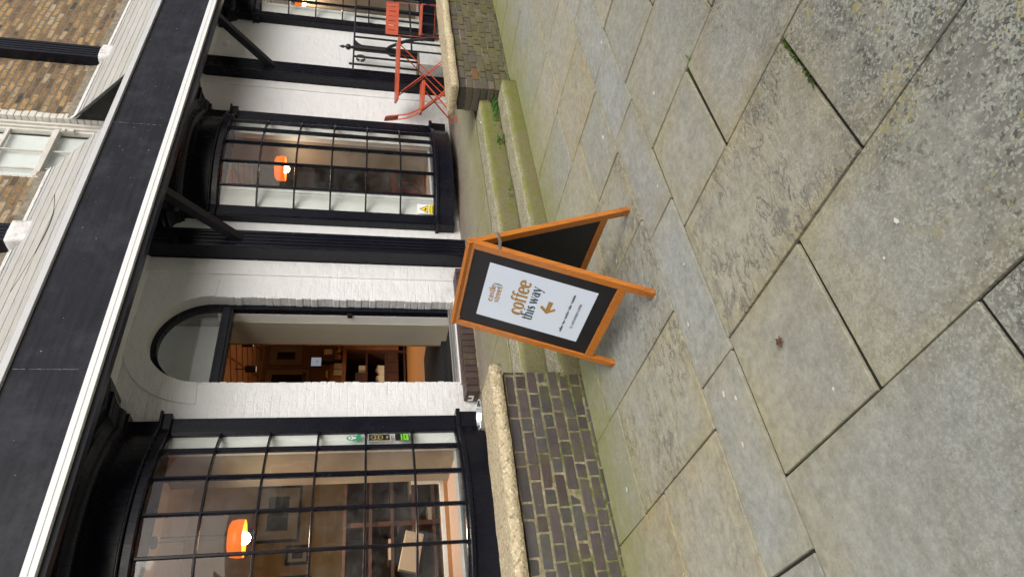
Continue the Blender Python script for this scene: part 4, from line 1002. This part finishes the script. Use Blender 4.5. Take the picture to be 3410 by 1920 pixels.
# ---------------------------------------------------------------- the folding sign
GL = {}
def arcs(cx, cy, rx, ry, a0, a1, thin, thick, n=22):
    return [(cx+rx*math.cos(R(a0+(a1-a0)*k/n)), cy+ry*math.sin(R(a0+(a1-a0)*k/n)), thin+(thick-thin)*abs(math.cos(R(a0+(a1-a0)*k/n)))**1.3) for k in range(n+1)]
def glyphs():
    st = .24
    GL['o'] = (.98, [arcs(.47, .5, .34, .44, 0, 360, .09, .30)])
    GL['c'] = (.86, [arcs(.47, .5, .34, .44, 48, 312, .09, .32)+[], arcs(.68, .78, .03, .05, 0, 360, .10, .12, 8)])
    GL['e'] = (.90, [arcs(.47, .5, .34, .44, 4, 318, .09, .30), [(.16, .50, .10), (.80, .56, .10)]])
    GL['f'] = (.66, [[(.28, 0, st), (.28, 1.05, st)], arcs(.50, 1.08, .24, .30, 180, 40, .10, .22, 12), [(.04, .93, .10), (.62, .93, .10)], [(.10, .03, .07), (.46, .03, .07)]])
    GL['t'] = (.60, [[(.28, .15, st), (.28, 1.28, st*.8)], arcs(.46, .2, .19, .18, 180, 310, .10, .2, 10), [(.04, .93, .10), (.56, .93, .10)]])
    GL['h'] = (1.0, [[(.22, 0, st), (.22, 1.5, st)], arcs(.50, .62, .27, .34, 170, 0, .10, .24, 14)+[(.77, .0, st)], [(.06, .03, .07), (.38, .03, .07)], [(.62, .03, .07), (.94, .03, .07)], [(.05, 1.46, .07), (.25, 1.46, .07)]])
    GL['i'] = (.48, [[(.24, 0, st), (.24, .96, st)], arcs(.24, 1.28, .05, .05, 0, 360, .12, .13, 8), [(.07, .03, .07), (.41, .03, .07)], [(.06, .93, .07), (.26, .93, .07)]])
    GL['s'] = (.76, [[(.62, .80, .10), (.50, .92, .09), (.33, .92, .13), (.19, .80, .20), (.20, .66, .24), (.36, .53, .27), (.53, .42, .27), (.60, .26, .22), (.50, .10, .14), (.33, .07, .09), (.14, .18, .10)]])
    GL['a'] = (.92, [arcs(.38, .36, .24, .30, 0, 360, .08, .22), [(.68, 0, st), (.68, .68, st)], arcs(.45, .68, .23, .26, 0, 150, .09, .20, 12), [(.60, .03, .07), (.88, .03, .07)]])
    GL['l'] = (.46, [[(.22, 0, st), (.22, 1.5, st)], [(.06, .03, .07), (.40, .03, .07)], [(.05, 1.46, .07), (.25, 1.46, .07)]])
    GL['r'] = (.70, [[(.22, 0, st), (.22, .96, st)], arcs(.48, .62, .25, .30, 165, 45, .10, .15, 10), arcs(.61, .82, .03, .04, 0, 360, .11, .12, 8), [(.06, .03, .07), (.42, .03, .07)]])
    GL['w'] = (1.34, [[(.12, .96, .24), (.40, .03, .22)], [(.40, .03, .08), (.66, .9, .08)], [(.62, .96, .24), (.92, .03, .22)], [(.92, .03, .08), (1.22, .93, .09)], [(.0, .93, .07), (.28, .93, .07)], [(1.08, .93, .07), (1.34, .93, .07)]])
    GL['y'] = (.92, [[(.14, .96, .25), (.48, .05, .22)], [(.80, .93, .09), (.46, -.05, .09), (.34, -.34, .12), (.16, -.40, .16)], [(.0, .93, .07), (.30, .93, .07)], [(.66, .93, .07), (.94, .93, .07)]])
    GL[' '] = (.36, [])
glyphs()
def display_text(word, x0, x1, y0, xh, P, mat, name, parent, depth):
    """heavy high-contrast lettering from strokes; P(s, t, lift) gives a world point"""
    adv = sum(GL[c][0] for c in word); sx = (x1-x0)/adv; b = MB(); pen = x0; lift = 0
    for c in word:
        for st in GL[c][1]:
            lift += 1.2e-5
            pts = [(pen+u*sx, y0+v*xh, wd*1.28+.015) for u, v, wd in st]; L = []; Rr = []
            for i, (u, v, wd) in enumerate(pts):
                a, d = pts[max(i-1, 0)], pts[min(i+1, len(pts)-1)]
                dx, dy = d[0]-a[0], d[1]-a[1]; ln = math.hypot(dx, dy) or 1
                nx, ny = -dy/ln, dx/ln
                L.append((u+nx*wd*sx/2, v+ny*wd*xh/2)); Rr.append((u-nx*wd*sx/2, v-ny*wd*xh/2))
            for i in range(len(pts)-1):
                b.poly([P(*L[i], depth+lift), P(*L[i+1], depth+lift), P(*Rr[i+1], depth+lift), P(*Rr[i], depth+lift)])
        pen += GL[c][0]*sx
    return b.build(name, mat, parent)
def a_board():
    A = Vector((2.16, 3.186, 0)); B = Vector((2.126, 2.462, 0)); run, rise = .3105, .9603
    t = thing('folding_sign', 'orange wooden folding pavement sign with a white coffee poster', 'sign', (2.45, 2.82, 0))
    wv = (B-A).normalized(); nh = Vector((-wv.y, wv.x, 0))
    if nh.x < 0: nh = -nh
    W = (B-A).length; L = math.hypot(run, rise)
    for side in (0, 1):
        if side == 0: o, sx, lean = A, wv, nh
        else: o, sx, lean = A+nh*(2*run+.012), wv, -nh
        up = (lean*run+Vector((0, 0, rise))).normalized(); out = (sx.cross(up))
        if out.dot(lean) > 0: out = -out
        P = lambda s, v, d=0, o=o, sx=sx, up=up, out=out: o+sx*s+up*v+out*d
        p = bpy.data.objects.new('sign_leaf', None); C.objects.link(p); p.parent = t; p.location = o-Vector(t.location)
        def bx(s0, s1, v0, v1, d0, d1, mat, nm, bev=.003):
            b = MB(); b.hexa([P(s0, v0, d0), P(s1, v0, d0), P(s1, v1, d0), P(s0, v1, d0), P(s0, v0, d1), P(s1, v0, d1), P(s1, v1, d1), P(s0, v1, d1)]); return b.build(nm, mat, p, bevel=bev)
        th = .030
        def stile(s0, s1, top_in):
            b = MB(); b.prism([P(*q, -th) for q in ((s0, 0), (s1, 0), (s1, L-(.0 if s1 > W/2 and not top_in else .046) if s1 > W/2 else L-.046), (s0, L if s0 < .01 else L-.046))], (P(0, 0, 0)-P(0, 0, -th)))
            return b
        b = MB(); b.prism([P(*q, -th) for q in ((0, 0), (.046, 0), (.046, L-.046), (0, L))], P(0, 0, 0)-P(0, 0, -th)); b.build('stile', M['wood'], p, bevel=.003)
        b = MB(); b.prism([P(*q, -th) for q in ((W-.046, 0), (W, 0), (W, L), (W-.046, L-.046))], P(0, 0, 0)-P(0, 0, -th)); b.build('stile', M['wood'], p, bevel=.003)
        b = MB(); b.prism([P(*q, -th) for q in ((.0465, L-.046), (W-.0465, L-.046), (W-.001, L), (.001, L))], P(0, 0, 0)-P(0, 0, -th)); b.build('top_rail', M['wood'], p, bevel=.003)
        bx(.0465, W-.0465, .143, .190, -th+.001, -.001, M['wood'], 'bottom_rail')
        bd = bx(.0465, W-.0465, .1905, L-.0465, -th+.008, -.010, M['blackboard'], 'board', 0)
        for s in (.023, W-.023):
            b = MB(); c = P(s, .158, .0005); b.prism([c+(sx*math.cos(q*.7854)+up*math.sin(q*.7854))*.004 for q in range(8)], out*.001); b.build('screw', M['steel'], p)
        if side == 0:
            Q = lambda s, v, d=0: P(s, v, -.010+d)
            def sheet(pts, d0, d1, mat, nm):
                b = MB(); b.prism([Q(s, v, d0) for s, v in pts], Q(0, 0, d1)-Q(0, 0, d0)); return b.build(nm, mat, p)
            sheet([(.139, .270), (.597, .270), (.603, .868), (.142, .872)], .0008, .0020, M['paper'], 'poster')
            z = .0024
            display_text('coffee', .238, .538, .622, .061, Q, M['gold_ink'], 'lettering', p, z)
            display_text('this way', .216, .517, .560, .043, Q, M['green_grey_ink'], 'lettering', p, z)
            display_text('castle', .292, .436, .803, .0235, Q, M['gold_ink'], 'lettering', p, z)
            display_text('street', .292, .436, .768, .0235, Q, M['gold_ink'], 'lettering', p, z)
            sheet([(.313, .493), (.356, .538), (.376, .530), (.352, .504), (.424, .502), (.422, .476), (.352, .480), (.377, .456), (.360, .449)], z, z+.0004, M['gold_ink'], 'arrow')
            base = Matrix.Translation(-o)
            def tx(s, size, sc, vc, mat, off=0, rot=0, sp=1):
                q = text(s, size, mat, p, offset=off, spacing=sp)
                xx, yy = (sx, up) if not rot else (up*-1, sx)
                q.matrix_local = base @ frame_mat(Q(sc, vc, z+.0008), xx, yy)
            tx('coffee • tea • matcha • cake • toasties', .0225, .364, .383, M['sign_black'], .0002)
            tx('CASTLESTREET.COFFEE', .0190, .376, .331, M['sign_black'], -.0001)
            # little globe before the address
            b = MB(); cc = (.258, .331); rr = .0085
            for k in range(20):
                a0, a1 = 2*math.pi*k/20, 2*math.pi*(k+1)/20
                b.poly([Q(cc[0]+q*math.cos(a), cc[1]+q*math.sin(a), z+.0006) for q, a in ((rr, a0), (rr, a1), (rr*.82, a1), (rr*.82, a0))])
            b.poly([Q(cc[0]+u, cc[1]+v, z+.0007) for u, v in ((-rr*.9, -.0006), (rr*.9, -.0006), (rr*.9, .0006), (-rr*.9, .0006))])
            b.poly([Q(cc[0]+u, cc[1]+v, z+.0008) for u, v in ((-.0006, -rr*.9), (.0006, -rr*.9), (.0006, rr*.9), (-.0006, rr*.9))])
            b.build('globe_mark', M['sign_black'], p)
            tx('coffee', .0165, .449, .797, M['sign_black'], .0002, 1, 1.15)
        # hinge
    apex = A+nh*run+Vector((0, 0, rise))
    for s in (.06, W-.03):
        c = apex+wv*s+nh*.006+Vector((0, 0, -.035))
        b = MB(); b.bar(c-Vector((0, 0, .03))-nh*.01, c+Vector((0, 0, .02))-nh*.01, .03, .003, nh); b.build('hinge', M['steel'], t)
    for s in (-.004, W+.004):
        v = .84
        pa = A+nh*(run*v/L)+wv*s+Vector((0, 0, rise*v/L)); pb = A+nh*(2*run+.012-run*v/L)+wv*s+Vector((0, 0, rise*v/L))
        mid = (pa+pb)/2+Vector((0, 0, -.012))
        b = MB(); b.bar(pa, mid, .003, .016); b.bar(mid+Vector((0, 0, .001)), pb, .003, .016)
        b.build('stay', M['steel'], t, bevel=.001)
a_board()

# ---------------------------------------------------------------- terrace furniture and railing
def bistro_chair():
    t = thing('folding_chair', 'orange red folding chair seen side on, left of the small table', 'chair', (0, 0, 0), 'orange red folding chairs on the terrace')
    b = MB(); b.box(-.19, .19, -.19, .19, .447, .462)
    b.box(-.19, .19, -.19, -.182, .425, .4465); b.box(-.19, .19, .182, .19, .425, .4465); b.build('seat', M['red'], t, bevel=.004)
    # backrest: bent sheet with slots, built from strips
    b = MB(); xs = -.262
    y0, y1, z0, z1 = -.205, .205, .735, .905
    cuts = [-.15, -.09, -.03, .03, .09, .15]
    prev = y0
    for c in cuts+[None]:
        e = (c-.004) if c is not None else y1
        b.hexa([(xs, prev, z0), (xs, e, z0), (xs-.004, e, z0), (xs-.004, prev, z0), (xs-.035, prev, z1), (xs-.035, e, z1), (xs-.039, e, z1), (xs-.039, prev, z1)])
        if c is not None: prev = c+.004
    for za, zb in ((0, .22), (.78, 1)):
        for c in cuts:
            q = lambda f, off: (xs-.035*f-off)
            A, B = z0+(z1-z0)*za, z0+(z1-z0)*zb
            b.hexa([(q(za, 0), c-.0041, A), (q(za, 0), c+.0041, A), (q(za, .004), c+.0041, A), (q(za, .004), c-.0041, A), (q(zb, 0), c-.0041, B), (q(zb, 0), c+.0041, B), (q(zb, .004), c+.0041, B), (q(zb, .004), c-.0041, B)])
    b.build('backrest', M['red'], t)
    for s in (-1, 1):
        y = .205*s
        b = MB(); b.bar((-.293, y, .89), (-.245, y, .62), .006, .016, (1, 0, 0)); b.bar((-.245, y, .625), (-.15, y, .44), .006, .020, (1, 0, 0)); b.bar((-.155, y, .447), (.23, y, 0), .006, .020, (1, 0, 0)); b.build('leg', M['red'], t, bevel=.002)
        y = .188*s
        b = MB(); b.bar((.175, y, .445), (-.27, y, 0), .006, .020, (1, 0, 0)); b.build('leg', M['red'], t, bevel=.002)
    b = MB(); b.tube([(-.19, -.19, .08), (-.19, .19, .08)], .006, 8); b.tube([(.165, -.205, .075), (.165, .205, .075)], .006, 8); b.tube([(0, -.205, .27), (0, .205, .27)], .006, 8); b.build('stretcher', M['red'], t)
    return t
def dup(o, parent=None):
    c = o.copy(); C.objects.link(c); c.parent = parent
    for ch in list(o.children): dup(ch, c)
    return c
ch1 = bistro_chair()
ch2 = dup(ch1); ch2['label'] = 'orange red folding chair with a slotted backrest, at the picture edge behind the table'
ch1.location = (7.52, 5.02, TZ); ch1.rotation_euler = (0, 0, R(-47))
ch2.location = (8.66, 4.58, TZ); ch2.rotation_euler = (0, 0, R(212))
def bistro_table():
    t = thing('folding_table', 'small orange red folding table between the two folding chairs', 'table', (0, 0, 0))
    b = MB(); b.box(-.385, .385, -.285, .285, .725, .733)
    for x0, x1, y0, y1 in ((-.385, .385, -.285, -.279), (-.385, .385, .279, .285), (-.385, -.379, -.2785, .2785), (.379, .385, -.2785, .2785)): b.box(x0, x1, y0, y1, .700, .7245)
    b.build('table_top', M['red'], t, bevel=.003)
    for s in (-1, 1):
        y = .23*s
        b = MB(); b.bar((-.30, y, .70), (.28, y*.98, 0), .006, .014, (1, 0, 0)); b.build('leg', M['red'], t, bevel=.002)
        b = MB(); b.bar((.30, y*.93, .70), (-.28, y*.9, 0), .006, .014, (1, 0, 0)); b.build('leg', M['red'], t, bevel=.002)
    b = MB(); b.tube([(-.2, -.22, .10), (-.2, .22, .10)], .007, 8); b.tube([(.2, -.22, .10), (.2, .22, .10)], .007, 8); b.tube([(-.3, -.23, .69), (-.3, .23, .69)], .007, 8); b.build('stretcher', M['red'], t)
    return t
tb = bistro_table(); tb.location = (8.06, 5.01, TZ+.03); tb.rotation_euler = (0, 0, R(-50))
def railing():
    t = thing('iron_railing', 'black iron railing with a finial post beside the far pilaster', 'railing', (9.2, 5.4, TZ))
    y = 5.40
    b = MB(); b.tube([(8.62, y, 1.652), (13.5, y, 1.652)], .013, 8); b.build('top_rail', M['iron_black'], t)
    b = MB(); b.tube([(9.2, y, .82), (13.5, y, .82)], .014, 8); b.build('lower_rail', M['iron_black'], t)
    b = MB(); b.tube([(9.2, y, TZ), (9.2, y, 1.62)], .047, 12); b.lathe([(.05, TZ), (.05, TZ+.1), (.04, TZ+.12)], (9.2, y, 0), 12)
    b.lathe([(.0005, 1.86), (.012, 1.84), (.024, 1.805), (.012, 1.785), (.013, 1.77), (.036, 1.755), (.042, 1.73), (.036, 1.705), (.014, 1.69), (.022, 1.68), (.022, 1.67), (.014, 1.66), (.045, 1.645), (.045, 1.61), (.038, 1.60)], (9.2, y, 0), 12); b.build('post', M['iron_black'], t)
    b = MB(); b.prism([(9.235, y-.012, 1.64), (9.40, y-.012, 1.64), (9.33, y-.012, 1.60), (9.27, y-.012, 1.54), (9.235, y-.012, 1.44)], (0, .024, 0)); b.build('bracket', M['iron_black'], t)
    b = MB(); b.tube([(9.19, y-.02, 1.20), (9.16, y-.10, 1.13), (9.0, y-.30, .93), (8.80, y-.50, .62), (8.72, y-.58, TZ)], .023, 8); b.build('stay', M['iron_black'], t, smooth=True)
    b = MB(); b.tube([(9.22, y+.02, 1.20), (9.26, y+.1, 1.12), (9.27, y+.12, TZ)], .023, 8); b.build('stay', M['iron_black'], t, smooth=True)
    xs = [8.77, 8.97, 9.50, 9.78, 10.10, 10.42, 10.75, 11.1, 11.45, 11.8, 12.2, 12.6, 13.0]
    for x in xs:
        zt = 1.71 if x < 8.9 else 1.652
        b = MB(); b.tube([(x, y, .745 if x < 9.1 else TZ), (x, y, zt)], .0155, 8); b.build('baluster', M['iron_black'], t)
    p = thing('white_plinth', 'low white block with a grey cement top below the iron railing', 'plinth', (8.98, 5.52, TZ))
    b = MB(); b.box(8.835, 9.13, 5.33, FY, TZ-.01, .72); b.build('block', M['white_brick'], p, bevel=.01)
    b = MB(); b.box(8.833, 9.132, 5.328, FY, .7205, .745); b.build('cement_cap', M['render'], p, bevel=.008)
    k = thing('cable_coil', 'small coil of black cable hung on the iron railing', 'cable', (8.88, 5.37, 1.60))
    for q in range(3):
        b = MB(); b.tube([(8.86+.03*math.cos(a)+.008*q, 5.37-.02*math.cos(a)-.01*q, 1.58+.06*math.sin(a)-.03) for a in [2*math.pi*e/20 for e in range(21)]], .006, 6); b.build('loop', M['iron_black'], k, smooth=True)
railing()
def bowl():
    t = thing('metal_bowl', 'ribbed shiny metal bowl on the terrace behind the left wall', 'bowl', (2.88, 4.96, TZ))
    b = MB(); n = 48; rings = []
    for r, z in ((.075, 0), (.10, .02), (.128, .13), (.135, .15), (.125, .15), (.10, .06), (.06, .03)):
        ring = []
        for k in range(n):
            rr = r*(1+.02*(k % 2)) if .02 < z < .14 and r > .09 else r
            ring.append(b.bm.verts.new((2.88+rr*math.cos(2*math.pi*k/n), 4.96+rr*math.sin(2*math.pi*k/n), TZ+z)))
        rings.append(ring)
    for A, B in zip(rings, rings[1:]):
        for k in range(n): b.face([A[k], A[(k+1) % n], B[(k+1) % n], B[k]])
    b.build('bowl_body', M['chrome'], t)
    b = MB(); b.lathe([(.0005, .075), (.10, .075)], (2.88, 4.96, TZ), 24); b.build('contents', M['iron_black'], t)
bowl()
b = MB(); b.lathe([(.0005, .05), (.03, .048), (.05, .03), (.055, 0)], (0, 0, 0), 20)
jb = b.build('junction_box', M['white_trim'], smooth=True); jb.location = (9.40, FY+.002, 3.43); jb.rotation_euler = (R(90), 0, 0)
tag(jb, 'round white junction box high on the wall beside the far brace', 'box')
def weeds(name, spots, label, seed, size=1., mat='leaf_green'):
    random.seed(seed); b = MB()
    for (x, y, z, n, sp) in spots:
        for _ in range(n):
            px, py = x+random.gauss(0, sp), y+random.gauss(0, .018*size*size); pz = z+random.uniform(.005, .05)*size; r = random.uniform(.007, .014)*size
            a = random.uniform(0, 6.28); tilt = random.uniform(-.6, .6)
            u = Vector((math.cos(a), math.sin(a), tilt*.5))*r; v = Vector((-math.sin(a), math.cos(a), random.uniform(-.5, .5)))*r
            c = Vector((px, py, pz)); b.poly([c-u, c-u*.3+v*.8, c+u*.7+v*.7, c+u, c+u*.7-v*.7, c-u*.3-v*.8])
            if random.random() < .3: b.poly([(px-.001, py, z), (px+.001, py, z), (px+.001, py, pz), (px-.001, py, pz)])
    return tag(b.build(name, M[mat]), label, 'weed')
weeds('weed_clump', [(5.97, 3.985, .15, 90, .05), (5.80, 3.98, .15, 90, .09)], 'green clover clump at the foot of the right brick wall between the steps', 1, 1.35)
weeds('weed_clump', [(5.35, 3.975, .15, 40, .035)], 'small green weed in the joint midway between the two steps', 2, 1.5)
weeds('weed_clump', [(6.12, 3.76, .02, 14, .02)], 'tiny weed in the corner where the lower step meets the right wall', 4)
weeds('weed_clump', [(4.62, 3.985, .15, 20, .07), (4.45, 3.98, .15, 10, .05)], 'sparse weeds in the joint between the steps near the folding sign', 6)
weeds('moss_line', [(2.14-.045*k, 1.065, -.010, (22, 8, 20, 4, 14, 18, 3)[k], .014) for k in range(7)], 'thin line of green moss in a joint between two big flags near the kerb', 8, .42, 'moss')['kind'] = 'stuff'
weeds('weed_tuft', [(2.78, 1.5, -.005, 8, .01)], 'tiny green tuft in the paving joint right of the sign', 9, .5)
def leaf():
    b = MB(); pts = []
    for k in range(14):
        a = 2*math.pi*k/14; r = .024 if k % 2 else .014
        pts.append((1.30+r*math.cos(a), 1.75+r*math.sin(a), .010+random.uniform(0, .010)))
    c = b.bm.verts.new((1.30, 1.75, .014)); vs = [b.bm.verts.new(p) for p in pts]
    for k in range(14): b.face([c, vs[k], vs[(k+1) % 14]])
    tag(b.build('dry_leaf', M['dry_leaf']), 'curled brown dead leaf lying on a paving slab', 'leaf')
leaf()
b = MB(); b.tube([(5.68, 4.02, TZ+.006), (5.73, 4.045, TZ+.006)], .005, 8)
tag(b.build('cigarette_end', M['sign_white']), 'white cigarette end on the upper mossy step', 'litter')

# ---------------------------------------------------------------- buildings across the street (they show only as reflections)
def opposite():
    t = thing('brick_house', 'plain brick terrace across the street with white sash windows', 'building', (0, -15, 0))
    b = MB(); b.box(-14, 7, -21, -15, -.05, 4.8); b.build('wall', M['stock_brick'], t)
    b = MB(); b.prism([(-14.2, -14.8, 4.8), (-14.2, -21.2, 4.8), (-14.2, -18, 6.4)], (21.4, 0, 0)); b.build('roof', M['slate_edge'], t)
    t2 = thing('rendered_house', 'pale rendered house across the street beyond the brick terrace', 'building', (16, -15, 0))
    b = MB(); b.box(7.2, 26, -21, -15.2, -.05, 4.6); b.build('wall', M['cream_paint'], t2)
    t3 = thing('end_house', 'dark brick house closing the end of the street', 'building', (30, -2, 0))
    b = MB(); b.box(29.5, 36, -9, 9, -.05, 7.0); b.build('wall', M['stock_brick'], t3)
    for own, x0, y, zs, n, st in ((t, -13, -15, (.9, 3.0), 8, 2.5), (t2, 8.2, -15.2, (1.1, 3.1), 6, 2.9)):
        for k in range(n):
            for z in zs:
                x = x0+k*st
                w_ = MB(); w_.box(x, x+1.0, y+.001, y+.05, z, z+1.3); f = w_.build('window', M['white_trim'], own)
                g = MB(); g.box(x+.08, x+.92, y+.0505, y+.054, z+.08, z+1.22); g.build('pane', M['iron_black'], f)
    for k in range(4):
        y = -7.5+k*4
        w_ = MB(); w_.box(29.45, 29.499, y, y+1.1, 3.6, 5.4); f = w_.build('window', M['white_trim'], t3)
        g = MB(); g.box(29.44, 29.4495, y+.08, y+1.02, 3.68, 5.32); g.build('pane', M['iron_black'], f)
opposite()
